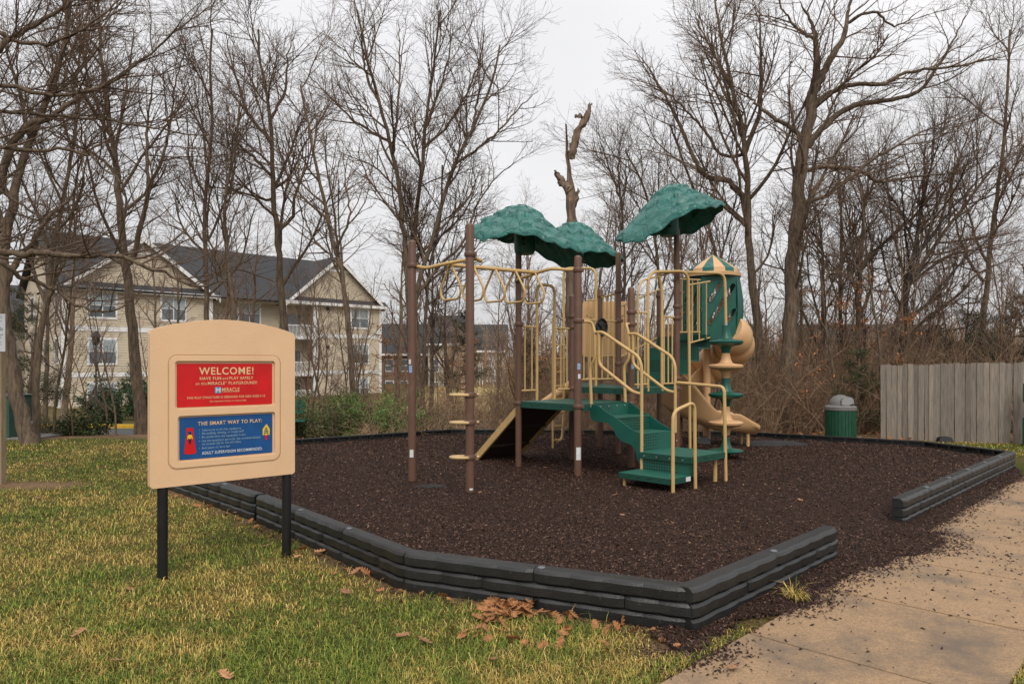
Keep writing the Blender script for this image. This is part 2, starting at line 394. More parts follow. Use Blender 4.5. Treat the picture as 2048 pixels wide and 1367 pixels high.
def mulch_info(x, y, chips=False):
    inp = in_poly(x, y, C)
    dn = np.minimum.reduce([seg_dist(x, y, C[i], C[(i + 1) % len(C)]) for i in range(0, 3)])
    dw1 = seg_dist(x, y, C0, G0); dw2 = seg_dist(x, y, G1, C[-1]); dg = seg_dist(x, y, G0, G1)
    z = .20 + .075 * np.exp(-dn / .5) + .05 * np.exp(-dw1 / .35) + .02 * np.exp(-dw2 / .4)
    z += .02 * (hnoise(x, y, .9, 11) - .5) + .022 * (hnoise(x, y, 3.2, 12) - .5) + .010 * (hnoise(x, y, 9, 13) - .5)
    w = np.clip(dg / 1.4, 0, 1); w = w * w * (3 - 2 * w)
    dwall = np.minimum(dw1, dw2)
    z = np.where(dg < np.minimum(dw1, dw2) + 1.4, .05 + (z - .05) * np.maximum(w, 0), z)
    sp = in_poly(x, y, spill_poly)
    edge = np.minimum.reduce([seg_dist(x, y, SPILL[i], SPILL[i + 1]) for i in range(len(SPILL) - 1)])
    zs = .012 + .022 * np.clip(edge / .25, 0, 1) + .03 * hnoise(x, y, 7, 14) * np.clip(edge / .3, 0, 1)
    dwl = np.minimum(dw1, dw2)
    z = np.where(inp & (dwl > .08), z, zs)
    z = np.where(inp & (dn < .08), .0, z)
    if chips: inp = inp & (dwl > .14) & (dn > .14)
    return inp, sp, z, edge
mxs = np.arange(-5.6, 9.6, .055); mys = np.arange(4.3, 17.6, .055)
MX, MY = np.meshgrid(mxs, mys); inp, sp, MZ, _ = mulch_info(MX, MY)
keep = in_poly(MX, MY, C) | sp
idx = np.arange(MX.size).reshape(MX.shape)
kq = keep[:-1, :-1] & keep[:-1, 1:] & keep[1:, 1:] & keep[1:, :-1]
# keep the sheet of the pit and the spill joined only where the opening is
q = np.stack([idx[:-1, :-1], idx[:-1, 1:], idx[1:, 1:], idx[1:, :-1]], -1)[kq]
used, inv = np.unique(q.ravel(), return_inverse=True)
vv = np.stack([MX, MY, MZ], -1).reshape(-1, 3)[used]; q = inv.reshape(-1, 4)
M_mulch = mat('rubber_mulch_bed', (.018, .010, .008), .75, .3, 60, col2=(.052, .029, .022), bump=1.0, bscale=75, spec=.1, detail=6)
base = bpy.data.objects.new('mulch_bed', np_mesh('mulch_bed', vv, q, M_mulch, True)); COL.objects.link(base); base['kind'] = 'structure'

def shards(cx, cy, cz, size, rs, pal, flat=.45):
    """irregular 5-cornered chips as one mesh"""
    n = len(cx)
    base_ = np.array([[-1, -.35, -.3], [.9, -.45, -.25], [1.1, .4, -.2], [-.8, .5, -.3], [.1, .05, .75]])
    F = np.array([[0, 1, 4], [1, 2, 4], [2, 3, 4], [3, 0, 4]])
    v = base_[None] * (1 + rs.uniform(-.35, .35, (n, 5, 3)))
    v = v * size[:, None, None] * np.stack([np.ones(n), rs.uniform(.35, .9, n), rs.uniform(.35, .8, n)], -1)[:, None, :]
    th = rs.uniform(0, 2 * np.pi, n); ti = rs.normal(0, flat, n); t2 = rs.normal(0, flat, n)
    def rot(v, a, i, j):
        c, s = np.cos(a)[:, None], np.sin(a)[:, None]; o = v.copy(); o[..., i] = v[..., i] * c - v[..., j] * s; o[..., j] = v[..., i] * s + v[..., j] * c; return o
    v = rot(rot(rot(v, ti, 0, 2), t2, 1, 2), th, 0, 1)
    v += np.stack([cx, cy, cz], -1)[:, None, :]
    f = (np.arange(n)[:, None, None] * 5 + F[None]).reshape(-1, 3)
    c = pal[rs.integers(0, len(pal), n)] * rs.uniform(.6, 1.4, (n, 1))
    return v.reshape(-1, 3), f, np.repeat(c, 5, 0)
def sample(xlo, xhi, ylo, yhi, n, rs, power):
    """more samples near the camera, thinning with distance"""
    t = rs.random(n) ** power; y = ylo + (yhi - ylo) * t; x = rs.uniform(xlo, xhi, n); return x, y
rs = np.random.default_rng(21)
x, y = sample(-5.5, 9.4, 4.4, 17.3, 395000, rs, 1.5)
keepd = np.abs(x / y) < .74; x, y = x[keepd], y[keepd]
inp, sp, z, edge = mulch_info(x, y, True); k = inp | (sp & ~in_poly(x, y, C))
x, y, z = x[k], y[k], z[k]
k = rs.random(len(x)) < np.where(y < 8, .95, .62); x, y, z = x[k], y[k], z[k]
pal = 1.12 * np.array([[.030, .016, .012], [.050, .026, .019], [.070, .038, .028], [.016, .010, .008], [.13, .080, .058], [.044, .021, .016], [.024, .013, .010]])
v, f, c = shards(x, y, z + .002, rs.uniform(.007, .0175, len(x)) * (1 + np.clip((y - 9) / 14, 0, .6)), rs, pal, .6)
pale = np.repeat(rs.random(len(x)) < .004, 5); c[pale] = np.array([.38, .22, .13])
M_chip = mat('rubber_chips', (.85, .85, .85), .55, .2, 40, col2=(1.1, 1.1, 1.1), attr='Col', spec=.12)
o = bpy.data.objects.new('rubber_mulch', np_mesh('rubber_mulch', v, f, M_chip, False, c)); COL.objects.link(o)
tag(o, 'dark brown shredded rubber mulch covering the play pit', 'mulch', kind='stuff')
print('mulch chips', len(x))
# loose chips round the ragged rim of the spill and along the outside of the border
sx_, sy_ = [], []
for i in range(len(SPILL) - 1):
    (x0, y0), (x1, y1) = SPILL[i], SPILL[i + 1]; k = int(190 * math.hypot(x1 - x0, y1 - y0)) + 1
    t = rs.random(k); sx_.append(x0 + (x1 - x0) * t + rs.normal(0, .07, k)); sy_.append(y0 + (y1 - y0) * t + rs.normal(0, .07, k))
for (a_, b3, k) in ((C[0], C[1], 420), (C[1], C[2], 260)):
    t = rs.random(k); dd_ = np.abs(rs.normal(0, .10, k)) + .01; e_ = np.array(b3) - np.array(a_); e_ = e_ / np.linalg.norm(e_); nn_ = np.array([e_[1], -e_[0]]); nn_ = nn_ if nn_[1] < 0 else -nn_
    sx_.append(a_[0] + (b3[0] - a_[0]) * t + nn_[0] * dd_); sy_.append(a_[1] + (b3[1] - a_[1]) * t + nn_[1] * dd_)
k = 900; sx_.append(rs.normal(1.12, .22, k)); sy_.append(rs.normal(4.72, .17, k))
x = np.concatenate(sx_); y = np.concatenate(sy_); ok = ~in_poly(x, y, C); x, y = x[ok], y[ok]
u, v_ = path_uv(x, y)
v, f, c = shards(x, y, np.where(v_ > 0, .028, .014), rs.uniform(.006, .016, len(x)), rs, pal, .4)
o = bpy.data.objects.new('stray_mulch', np_mesh('stray_mulch', v, f, M_chip, False, c)); COL.objects.link(o)
tag(o, 'loose rubber pieces round the edge of the spilled mulch and the foot of the border', 'mulch', kind='stuff')
# chips strayed onto the path
n = 5200
u = rs.uniform(-.9, 10, n); vv_ = rs.random(n) ** 1.7 * PW * 1.02
dens = np.exp(-((u - 3.3) / 1.6) ** 2) * 1.0 + .10 + .5 * np.exp(-vv_ / .12) * (u > -.6) + .5 * np.exp(-((u - 6.4) / 1.8) ** 2) * np.exp(-vv_ / .5)
clump = hnoise(u, vv_, 3.2, 33); k = rs.random(n) < dens * (.25 + 1.3 * clump ** 2) * .7; u, vv_ = u[k], vv_[k]
x = S0[0] + E[0] * u + N_[0] * vv_; y = S0[1] + E[1] * u + N_[1] * vv_
v, f, c = shards(x, y, np.full(len(x), .027), rs.uniform(.006, .019, len(x)), rs, pal * .8, .25)
o = bpy.data.objects.new('stray_mulch', np_mesh('stray_mulch', v, f, M_chip, False, c)); COL.objects.link(o)
tag(o, 'stray rubber mulch pieces scattered over the tan concrete path', 'mulch', kind='stuff')

# ---- grass
def blades(x, y, z, rs, ln, wd, pal, w):
    n = len(x); th = rs.uniform(0, 2 * np.pi, n); lean = rs.uniform(.75, 1.85, n); l = ln * rs.uniform(.5, 1.3, n) * np.where(rs.random(n) < .07, 1.9, 1)
    d = np.stack([np.cos(th), np.sin(th)], -1); s = np.stack([-d[:, 1], d[:, 0]], -1) * (wd * rs.uniform(.7, 1.3, n))[:, None]
    mid = l * .55; h1 = mid * np.cos(lean * .55); r1 = mid * np.sin(lean * .55); h2 = h1 + l * .45 * np.cos(lean * 1.25); r2 = r1 + l * .45 * np.sin(lean * 1.25)
    h2 = np.maximum(h2, .006)
    V = np.zeros((n, 5, 3)); b = np.stack([x, y], -1)
    V[:, 0, :2] = b - s; V[:, 1, :2] = b + s; V[:, 2, :2] = b + d * r1[:, None] + s * .8; V[:, 3, :2] = b + d * r1[:, None] - s * .8; V[:, 4, :2] = b + d * r2[:, None]
    V[:, 0, 2] = V[:, 1, 2] = z - .008; V[:, 2, 2] = V[:, 3, 2] = z + h1; V[:, 4, 2] = z + h2
    fq = np.arange(n)[:, None] * 5 + np.array([[0, 1, 2, 3]]); ft = np.arange(n)[:, None] * 5 + np.array([[3, 2, 4]])
    pick = (rs.random(n) < w); pg = pal[0][rs.integers(0, len(pal[0]), n)]; ps = pal[1][rs.integers(0, len(pal[1]), n)]
    c = np.where(pick[:, None], ps, pg) * rs.uniform(.75, 1.45, (n, 1))
    return V.reshape(-1, 3), [fq, ft], np.repeat(c, 5, 0)
GP = np.array([[.105, .155, .018], [.17, .205, .028], [.060, .100, .014], [.235, .255, .045]]); SP = np.array([[.42, .295, .078], [.31, .21, .060], [.55, .41, .14], [.37, .27, .058]])
M_grass = mat('grass_blades', (.9, .9, .9), .65, .1, 3, col2=(1.05, 1.05, 1.05), attr='Col', spec=.25)
rs = np.random.default_rng(5)
n = 450000
t = rs.random(n) ** 2.0; y = 3.3 + 14.6 * t; x = rs.uniform(-1, 1, n) * .735 * y
u, v_ = path_uv(x, y)
ok = ~in_poly(x, y, C) & ~((v_ > -.02) & (v_ < PW + .01)) & ~in_poly(x, y, spill_poly)
ok &= ~((v_ < 0.02) & (v_ > -.55) & (u > .1))
x, y = x[ok], y[ok]
lmk = lawn_mask(x, y); k = rs.random(len(x)) < np.clip(lmk * 1.15 - .1, 0, 1) * (.45 + .75 * hnoise(x, y, 7, 41)); x, y = x[k], y[k]
w = np.clip((hnoise(x, y, .8, 1) * .55 + hnoise(x, y, 3.1, 2) * .45 + hnoise(x, y, 9.5, 6) * .35 - .68) * 2.1 + .43, .05, .92)
V, Fq, c = blades(x, y, terr(x, y), rs, .042 + .026 * hnoise(x, y, 2.2, 43), .0019 + .00022 * np.clip(y - 4, 0, 12), (GP, SP), w)
print('grass blades', len(x))
o = bpy.data.objects.new('grass', np_mesh('grass', V, Fq, M_grass, False, c)); COL.objects.link(o)
tag(o, 'patchy winter lawn of green and straw coloured grass', 'grass', kind='stuff')
# dry grass tuft in the mulch by the path edge
p = G(1588, 1196, .03); n = 150
a = rs.uniform(0, 6.28, n); r = rs.random(n) * .07
V, Fq, c = blades(r * np.cos(a), r * np.sin(a), np.zeros(n), rs, .13, .0035, (GP, SP), .9)
o = link('grass_tuft', np_mesh('grass_tuft', V, Fq, M_grass, False, c), None, (p.x, p.y, .03))
tag(o, 'dry yellow grass tuft growing in the spilled mulch beside the concrete path', 'grass tuft')

# ---- fallen oak leaves
def leaf_mesh(name, seed, m):
    r = random.Random(seed); mb = MB(); pts = []
    n = 4
    side = []
    for i in range(n):
        t = -.85 + 1.6 * i / (n - 1) ; wv = .62 * math.sin(math.pi * (i + 1) / (n + 1.2)) + .16
        side += [(t - .18, wv * .42), (t - .02, wv * r.uniform(.8, 1.25)), (t + .16, wv * r.uniform(.7, 1.0))]
    outl = [(-1.25, 0)] + side + [(1.05, 0)] + [(a_, -b3) for a_, b3 in side[::-1]]
    outl = [(a_, b3) for a_, b3 in outl]
    tri = tessellate_polygon([[Vector((a_, b3, 0)) for a_, b3 in outl]])
    cu = r.uniform(.15, .5)
    vs = [(a_ * .05, b3 * .06, (.02 * cu * (a_ * a_) + .030 * abs(b3) * cu * 2)) for a_, b3 in outl]
    return_me = bpy.data.meshes.new(name); return_me.from_pydata(vs, [], [tuple(t_) for t_ in tri]); return_me.materials.append(m); return return_me
M_leaf = mat('dead_oak_leaf', (.21, .095, .042), .7, .3, 12, col2=(.40, .215, .115), objrand=.40, spec=.3)
LM = [leaf_mesh('oak_leaf', s, M_leaf) for s in range(5)]
spots = [(595, 1120, 0), (410, 1015, 0), (470, 1030, 0), (530, 1098, 0), (240, 958, 0), (690, 1192, 0), (805, 1280, 0), (160, 1275, 0), (120, 1215, 0), (640, 1110, 0), (712, 1150, 0), (770, 1165, 0), (235, 1330, 0), (260, 1185, 0),
         (848, 1290, 0), (905, 1215, 0), (985, 1330, 0), (75, 1000, 0), (560, 1065, 0), (450, 1362, 0), (1090, 935, .2), (1230, 990, .2), (1345, 1045, .2), (1245, 1030, .2), (1705, 895, .2), (1120, 952, .2), (1405, 1075, .2), (1465, 1335, .03), (1030, 1090, .2), (875, 925, .2), (1600, 1000, .2), (960, 985, .2)]
rl = random.Random(3)
for px_, py_, z0 in spots:
    p = G(px_, py_, z0); big = rl.uniform(.6, 1.1) * (1.0 if z0 < .1 else .7)
    o = link('oak_leaf', LM[rl.randrange(5)], None, (p.x, p.y, z0 + (.035 if z0 == 0 else .004)), (rl.uniform(-.3, .3), rl.uniform(-.3, .3), rl.uniform(0, 6.3)), (big,) * 3)
    if z0 == 0: tag(o, 'fallen brown oak leaf lying on the lawn', 'leaf', 'fallen oak leaves on the lawn')
    elif z0 > .1: tag(o, 'fallen brown oak leaf lying on the rubber mulch', 'leaf', 'fallen oak leaves on the mulch')
    else: tag(o, 'single fallen oak leaf lying on the concrete path', 'leaf')
def leaf_pile(name, pts, label, zoff=.03):
    V = []; F = []; k = 0
    for (x_, y_, z_) in pts:
        me = LM[rl.randrange(5)]; M = Matrix.Translation((x_, y_, z_)) @ Matrix.Rotation(rl.uniform(0, 6.3), 4, 'Z') @ Matrix.Rotation(rl.gauss(0, .5), 4, 'X') @ Matrix.Rotation(rl.gauss(0, .5), 4, 'Y') @ Matrix.Scale(rl.uniform(.4, .95), 4)
        V += [tuple(M @ v.co) for v in me.vertices]; F += [tuple(i + k for i in p_.vertices) for p_ in me.polygons]; k = len(V)
    me = bpy.data.meshes.new(name); me.from_pydata(V, [], F)
    me.materials.append(mat('leaf_pile', (.15, .062, .024), .75, .3, 30, col2=(.44, .20, .08), spec=.3))
    o = bpy.data.objects.new(name, me); COL.objects.link(o); tag(o, label, 'leaves', kind='stuff')
pts = []
for _ in range(110):
    p = G(1020 + rl.gauss(0, 32), 1225 + rl.gauss(0, 11), 0); pts.append((p.x, p.y - .02, rl.uniform(.025, .07)))
leaf_pile('leaf_pile', pts, 'drift of brown oak leaves against the front of the pit border')
pts = []
for i in range(55):
    s = rl.choice([0, 0, 0, 1, 1, 2]); a_, b3 = np.array(C[s]), np.array(C[s + 1]); t_ = rl.random(); d = (b3 - a_) / np.linalg.norm(b3 - a_); nn = np.array([-d[1], d[0]]) * -1
    if s == 0 and nn[1] > 0: nn = -nn
    mid = a_ * (1 - t_) + b3 * t_; cand = mid + nn * (.03 + abs(rl.gauss(0, .13)))
    if in_poly(cand[0], cand[1], C): cand = mid - nn * (.03 + abs(rl.gauss(0, .13)))
    pts.append((cand[0], cand[1], rl.uniform(.015, .05)))
for i in range(34):
    p = G(rl.uniform(880, 1330), rl.uniform(1235, 1300), 0); pts.append((p.x, p.y, .03))
leaf_pile('leaf_litter', pts, 'scattered dead leaves along the foot of the pit border')
# leaf litter on the floor of the wood
pts = [(rl.uniform(-9, 14), 17.6 + abs(rl.gauss(0, 2.4)), 0) for _ in range(1600)]
pts = [(a_, b3, float(terr(a_, b3)) + rl.uniform(.02, .06)) for a_, b3, _ in pts if not in_poly(np.array(a_), np.array(b3), C)]
leaf_pile('forest_litter', pts, 'brown leaf litter on the ground of the wood behind the pit')

# ------------------------------------------------------------------ pit border of stacked plastic timbers
TH, CH = .15, .1067
_tm = {}
def timber_mesh(Lh, outer_left):
    """length Lh along +x, outer face to -y, scalloped; hollow ribbed on the inner side"""
    key = (round(Lh, 2), outer_left)
    if key in _tm: return _tm[key]
    mb = MB(); n = max(6, int(Lh / .05)); g = .002; nb = max(1, round(Lh / .30))
    prof = []
    h = CH - .004
    prev = None; vs = []; fs = []
    for i in range(n + 1):
        t = i / n; x = g + (Lh - 2 * g) * t
        w = abs(math.sin(math.pi * nb * t)) ** .8
        endr = min(1, (min(t, 1 - t) * Lh) / .03); e = .009 * (1 - endr)
        out = -(TH - .018 + .016 * w) + e
        ring = [(-.055, 0), (out + .010, 0), (out, .010), (out, h - .030), (out + .016, h - .010), (out + .034, h), (-.055, h)]
        vs += [(x, a, b) for a, b in ring]
    k = 7
    for i in range(n):
        for j in range(k):
            fs.append((i * k + j, i * k + (j + 1) % k, (i + 1) * k + (j + 1) % k, (i + 1) * k + j))
    fs.append(tuple(range(k))[::-1]); fs.append(tuple(n * k + j for j in range(k)))
    mb.add(vs, fs)
    mb.box(g, Lh - g, -.057, 0, h - .026, h - .0005); mb.box(g, Lh - g, -.057, 0, .0005, .02)
    nb2 = max(1, round(Lh / .26))
    for i in range(nb2 + 1):
        c = g + .02 + (Lh - 2 * g - .04) * i / nb2; mb.box(c - .02, c + .02, -.0565, -.002, .019, h - .025)
    me_o = mb.build('timber_source', M_timber, None, org=(0, 0, 0)); me = me_o.data; bpy.data.objects.remove(me_o)
    me.name = 'timber'; _tm[key] = me; return me
caps_m = mat('border_cap', (.14, .145, .15), .5, .2, 8)
def wall(label, a, b, ext=(0, 0), group=None, segl=1.2):
    a = np.array(a); b = np.array(b); d = (b - a); Ln = np.linalg.norm(d); d /= Ln
    root = thing('pit_border', label, 'border', (float(a[0]), float(a[1]), 0), group)
    ang = math.atan2(d[1], d[0])
    rl2 = random.Random(int(Ln * 1000))
    for c in range(3):
        n = max(1, round(Ln / segl)); seg = Ln / n
        cuts = [i * seg for i in range(n + 1)] if c != 1 else [0] + [seg * .62 + i * seg for i in range(n)] + ([Ln] if seg * .62 + (n - 1) * seg < Ln - .05 else [])
        x0 = -ext[0] if c == 1 else 0; x1 = Ln + ext[1] if c == 1 else Ln
        cuts[0] = x0; cuts[-1] = x1
        if cuts[-2] > cuts[-1] - .2: cuts.pop(-2)
        for p, q_ in zip(cuts[:-1], cuts[1:]):
            o = link('timber', timber_mesh(q_ - p, 1), root, (d[0] * p, d[1] * p, c * CH + .0 + rl2.uniform(-.001, .001)), (rl2.uniform(-.006, .006), 0, ang + rl2.uniform(-.004, .004)))
        if c == 2:
            for p in cuts[1:-1]:
                mb = MB(); nn = Vector((-d[1], d[0], 0)); cc = Vector((a[0] + d[0] * (p + .05), a[1] + d[1] * (p + .05), 0)) - nn * .075
                mb.lathe([(.0, 3 * CH + .007), (.022, 3 * CH + .006), (.030, 3 * CH + .001), (.030, 3 * CH - .01)], tuple(cc), 14); mb.build('stake_cap', caps_m, root, smooth=True)
    return root
# outer face must lie outside the polygon: offset by running the wall with the pit on its left
lab = ['front section of the dark grey plastic timber border, nearest the lawn and path corner', 'border section of stacked dark timbers behind the right sign post', 'border section of stacked dark timbers running behind the welcome board',
       'short border section of dark timbers hidden behind the welcome board', 'far left border section of dark timbers in front of the green shrubs', 'rear border section of dark timbers behind the ramp',
       'rear border section of dark timbers behind the slide', 'rear border section of dark timbers in front of the green trash can', 'rear right border section of dark timbers beside the wooden fence']
n = len(C)
def inset(p, c=(1.5, 11), d=.15): return p
# polygon C runs clockwise seen from above here, so walk it backwards with the pit on the left
for i in range(n - 1):
    a_, b3 = C[i + 1], C[i]
    a2 = np.array(a_); b2 = np.array(b3); d = (b2 - a2) / np.linalg.norm(b2 - a2); inw = np.array([-d[1], d[0]])
    off = inw * TH            # outer face lies on the polygon line
    wall(lab[i], a2 + off + d * (.03 if i else 0), b2 + off - d * (.075 if i < 1 else .03), ext=(.0, .06 if i == 0 else .03), segl=1.13)
inw = -N_
wall('path side border section of dark timbers from the front corner to the opening', C0 + inw * TH, G0 + inw * TH, segl=1.13)
wall('path side border section of dark timbers beyond the opening', G1 + inw * TH, np.array(C[-1]) + inw * TH, segl=1.15)
# ------------------------------------------------------------------ play structure
U = Vector((.73, .683, 0)).normalized(); V = Vector((.683, -.73, 0)).normalized(); UP = Vector((0, 0, 1)); A = 1.3
O3 = Vector((.107, 11.9, 0)); GZ = .18
def gp(i, j, z=0): return O3 + U * (A * i) + V * (A * j) + Vector((0, 0, z))
play = thing('play_structure', 'green, brown and tan playground structure with canopies, stairs and spiral slide on the mulch', 'playground', tuple(O3 + Vector((0, 0, GZ))))
D1, D2, D3 = 1.27, 1.48, 2.42
PR = .057
M_sticker = mat('worn_sticker', (.62, .64, .66), .6, .25, 40)
M_stickb = mat('blue_sticker', (.25, .36, .55), .6, .3, 60)
def post(p, top, collars, r=PR, cap=True, fade=False):
    mb = MB(); c = (p.x, p.y, 0)
    prof = [(r, GZ - .25), (r, top - r * .7)] + [(r * math.cos(t), top - r * .7 + r * .7 * math.sin(t)) for t in (.3, .6, .9, 1.2, 1.5)] + [(0.001, top)]
    if not cap: prof = [(r, GZ - .25), (r, top)]
    mb.lathe(prof, c, 20); po = mb.build('post', M_post, play, smooth=50)
    for z in collars:
        m2 = MB(); m2.lathe([(r, -.034), (r + .012, -.032), (r + .018, -.018), (r + .018, .018), (r + .012, .032), (r, .034)], (p.x, p.y, z), 20)
        m2.box(p.x + r + .008, p.x + r + .034, p.y - .03, p.y + .03, z - .026, z + .026)
        m2.build('collar', M_post, po, smooth=50)
    return po
def zc(y, s): return EYE - (y - HORIZON) / s
p1 = gp(-1.63, 0); p2 = gp(-1.63, 1)
po1 = post(p1, 3.67, [3.3]); po2 = post(p2, 3.73, [zc(509, 152), zc(789, 152), zc(844, 152), zc(913, 152)])
p3 = gp(0, 0); p4 = gp(0, 1); p11 = gp(1, 1); p10 = gp(1, 0); p20 = gp(2, 0); p21 = gp(2, 1); p30 = gp(3, 0)
po3 = post(p3, 3.95, [zc(562, 122), zc(648, 122), D1 - .03], .05, False)
po4 = post(p4, 3.52, [zc(542, 131), zc(642, 131), D1 - .03])
post(p10, 3.1, [zc(634, 112), zc(655, 112), D2 - .03]); po11 = post(p11, 3.14, [zc(625.6, 121), zc(649, 121), D2 - .03, D1 - .03])
post(p20, 3.99, [zc(584, 105), zc(642, 105), D2 + .4, D2 - .03], .053)
post(p21, 4.25, [zc(612.5, 114), zc(636, 114), D2 - .03, D2 + .15], .053, False)
post(p30, 3.36, [zc(592, 99.5), D2 + .78, D2 + .5], .052)
q1 = Vector((1.80, 14.75, 0)); q2 = Vector((1.37, 15.6, 0))
post(q1, 3.40, [zc(592, 98)], .052); post(q2, 4.0, [zc(604, 93)], .047, False)
q3 = Vector((3.50, 15.1, 0)); post(q3, 3.75, [zc(584, 96), zc(625, 96), D3 - .05], .05)
q4 = Vector((3.98, 14.75, 0))
# stickers
def sticker(p, z0, z1, m, w=.055, ang=0):
    mb = MB(); a0 = -math.pi / 2 + ang; r = PR + .0015
    mb.lathe([(r, z0), (r, z1)], (p.x, p.y, 0), 6, a0 - w / r / 2, a0 + w / r / 2); return mb
sticker(p1, .545, .655, 0).build('sticker', M_sticker, po1); sticker(p1, 1.76, 1.86, 0, .05, -.3).build('sticker', M_stickb, po1); sticker(p1, 1.88, 1.95, 0, .04, -.5).build('sticker', M_sticker, po1)
sticker(p4, .44, .63, 0, .075, .1).build('sticker', M_sticker, po4); sticker(p4, 1.80, 1.89, 0, .05, .2).build('sticker', M_stickb, po4); sticker(p4, 1.66, 1.73, 0, .04, .3).build('sticker', M_sticker, po4)
sticker(p2, .24, .265, 0, .05, .4).build('sticker', M_sticker, po2); sticker(p11, 1.80, 1.88, 0, .05, .3).build('sticker', M_stickb, po11)

# decks
def deck(poly, z, th=.10, rim=.012):
    mb = MB(); mb.prism([(p.x, p.y) for p in poly], (0, 0, z - .02), (1, 0, 0), (0, 1, 0), (0, 0, .02))
    d = mb.build('deck', M_perf, play)
    cx = sum((p for p in poly), Vector()) / len(poly)
    for i in range(len(poly)):
        a, b = poly[i], poly[(i + 1) % len(poly)]; m2 = MB(); e = (b - a).normalized(); c = (a + b) / 2
        nrm = e.cross(UP); 
        if nrm.dot(cx - c) > 0: nrm = -nrm
        m2.obox(c + Vector((0, 0, z - th / 2 - .001)) + nrm * .004, e * ((b - a).length / 2 - .002), nrm * .008, Vector((0, 0, th / 2)))
        fr = m2.build('deck_rim', M_dgreen, d)
        m3 = MB(); k = int((b - a).length / .16)
        for q in range(1, k):
            w = .028 if (q % 4) in (2, 3) else .009
            m3.obox(a + e * ((b - a).length * q / k) + Vector((0, 0, z - th / 2)) + nrm * .0125, e * w, nrm * .002, Vector((0, 0, .006)))
        m3.build('slot', M_dark, d)
    return d
deck([gp(0, 0), gp(0, 1), gp(1, 1), gp(1, 0)], D1)
deck([gp(1, 0), gp(1, 1), gp(2, 1), gp(2, 0)], D2)
deck([gp(1, 0), gp(2, 0), q1, q2], D2 - .002)
deck([gp(3.0, .0), gp(2.75, .98), q4, q3], D3)
# inner transfer steps from the upper deck to the slide deck
z = D2
for k in range(3):
    z1 = D2 + (D3 - D2) * (k + 1) / 4
    i0 = 2.0 + .27 * k + .06
    mb = MB(); mb.obox(gp(i0, .5, (z + z1) / 2), U * .008, V * (.60), Vector((0, 0, (z1 - z) / 2)))
    mb.build('riser', M_perf, play)
    mb = MB(); mb.obox(gp(i0 + .135, .5, z1 - .012), U * (.135 * A + .01), V * .60, Vector((0, 0, .014))); mb.build('tread', M_perf, play)
    z = z1
mb = MB(); mb.obox(gp(2.9, .5, (z + D3) / 2), U * .008, V * .6, Vector((0, 0, (D3 - z) / 2))); mb.build('riser', M_perf, play)

# main stairs: down from the lower deck towards the camera's right
def sp(w, t, z): return gp(0, 1) + U * w + V * t + Vector((0, 0, z))
WL, WR = .30, 1.10
for (w0, sg) in ((WL, -1), (WR, 1)):
    top = [(0.0, 1.27), (.16, 1.25), (.30, 1.17), (.46, 1.10), (.60, 1.03), (.74, .95), (.88, .90), (.96, .885)]
    bot = [(.96, .42), (.90, .50), (.86, .62), (.80, .70), (.62, .74), (.52, .80), (.44, .93), (.34, 1.0), (.10, 1.0), (0.0, 1.06)]
    mb = MB(); mb.prism(top + bot, sp(w0, 0, 0), V, UP, U * (.02 * sg)); s_ = mb.build('stringer', M_green, play)
mb = MB(); treads = [(.10, .52, 1.085), (.50, .93, .868)]
risers = [(.10, 1.085, 1.27), (.50, .868, 1.085), (.93, .618, .868)]
for t0, t1, z in treads:
    mb = MB(); mb.obox(sp((WL + WR) / 2, (t0 + t1) / 2, z - .012), U * ((WR - WL) / 2 - .001), V * ((t1 - t0) / 2), Vector((0, 0, .012))); mb.build('tread', M_perf, play)
def bolts(pts, d):
    mb = MB()
    for p in pts: mb.tube([p, p + d * .008], [.013, .011], 8)
    return mb
for t, z0, z1 in risers:
    mb = MB(); mb.obox(sp((WL + WR) / 2, t, (z0 + z1) / 2 - .006), U * ((WR - WL) / 2 - .002), V * .006, Vector((0, 0, (z1 - z0) / 2 - .007))); r_ = mb.build('riser', M_perf, play)
    if t < .3: bolts([sp(WL + .1 + .2 * q, t + .008, z1 - .045) for q in range(4)], V).build('bolt', M_steel, r_)
# landing
l0 = sp(.35, .93, .618)
lc = [sp(.27, .935, 0), sp(.27, 1.79, 0), sp(1.16, 1.79, 0), sp(1.16, .935, 0)]
deck(lc, .618, .085)
# front riser and lowest step
fr = MB(); a, b = lc[0], lc[1]; e = (b - a).normalized()
fr.obox((a + b) / 2 + Vector((0, 0, .455)) + U * .03, e * ((b - a).length / 2 - .01), U * .006, Vector((0, 0, .09))); r_ = fr.build('riser', M_perf, play)
bolts([a + e * (.1 + .215 * q) + Vector((0, 0, .57)) - U * .013 for q in range(4)], -U).build('bolt', M_steel, r_)
sd_ = MB(); sd_.obox(b + U * .06 - V * .012 + Vector((0, 0, .45)), U * .045, V * .008, Vector((0, 0, .10))); sd_.build('side_plate', M_dgreen, play)
st = [a - U * .46 - V * .0, b - U * .46, b + U * .0, a + U * .0]
deck(st, .372, .075)
mb = MB(); c = b - U * .02 + V * .016 + Vector((0, 0, .335)); mb.obox(c - U * .05, U * .055, V * .001, Vector((0, 0, .03))); mb.build('label_plate', M_sticker, play)
mb = MB(); mb.tube([a - U * .40 + V * .05 + Vector((0, 0, .30)), a - U * .40 + V * .05 + Vector((0, 0, .1))], .022, 10); mb.build('leg', M_pipe, play)
for q in (lc[2] - U * .1 - V * .1, ):
    mb = MB(); mb.tube([q + Vector((0, 0, .55)), q + Vector((0, 0, .1))], .03, 10); mb.build('leg', M_pipe, play)

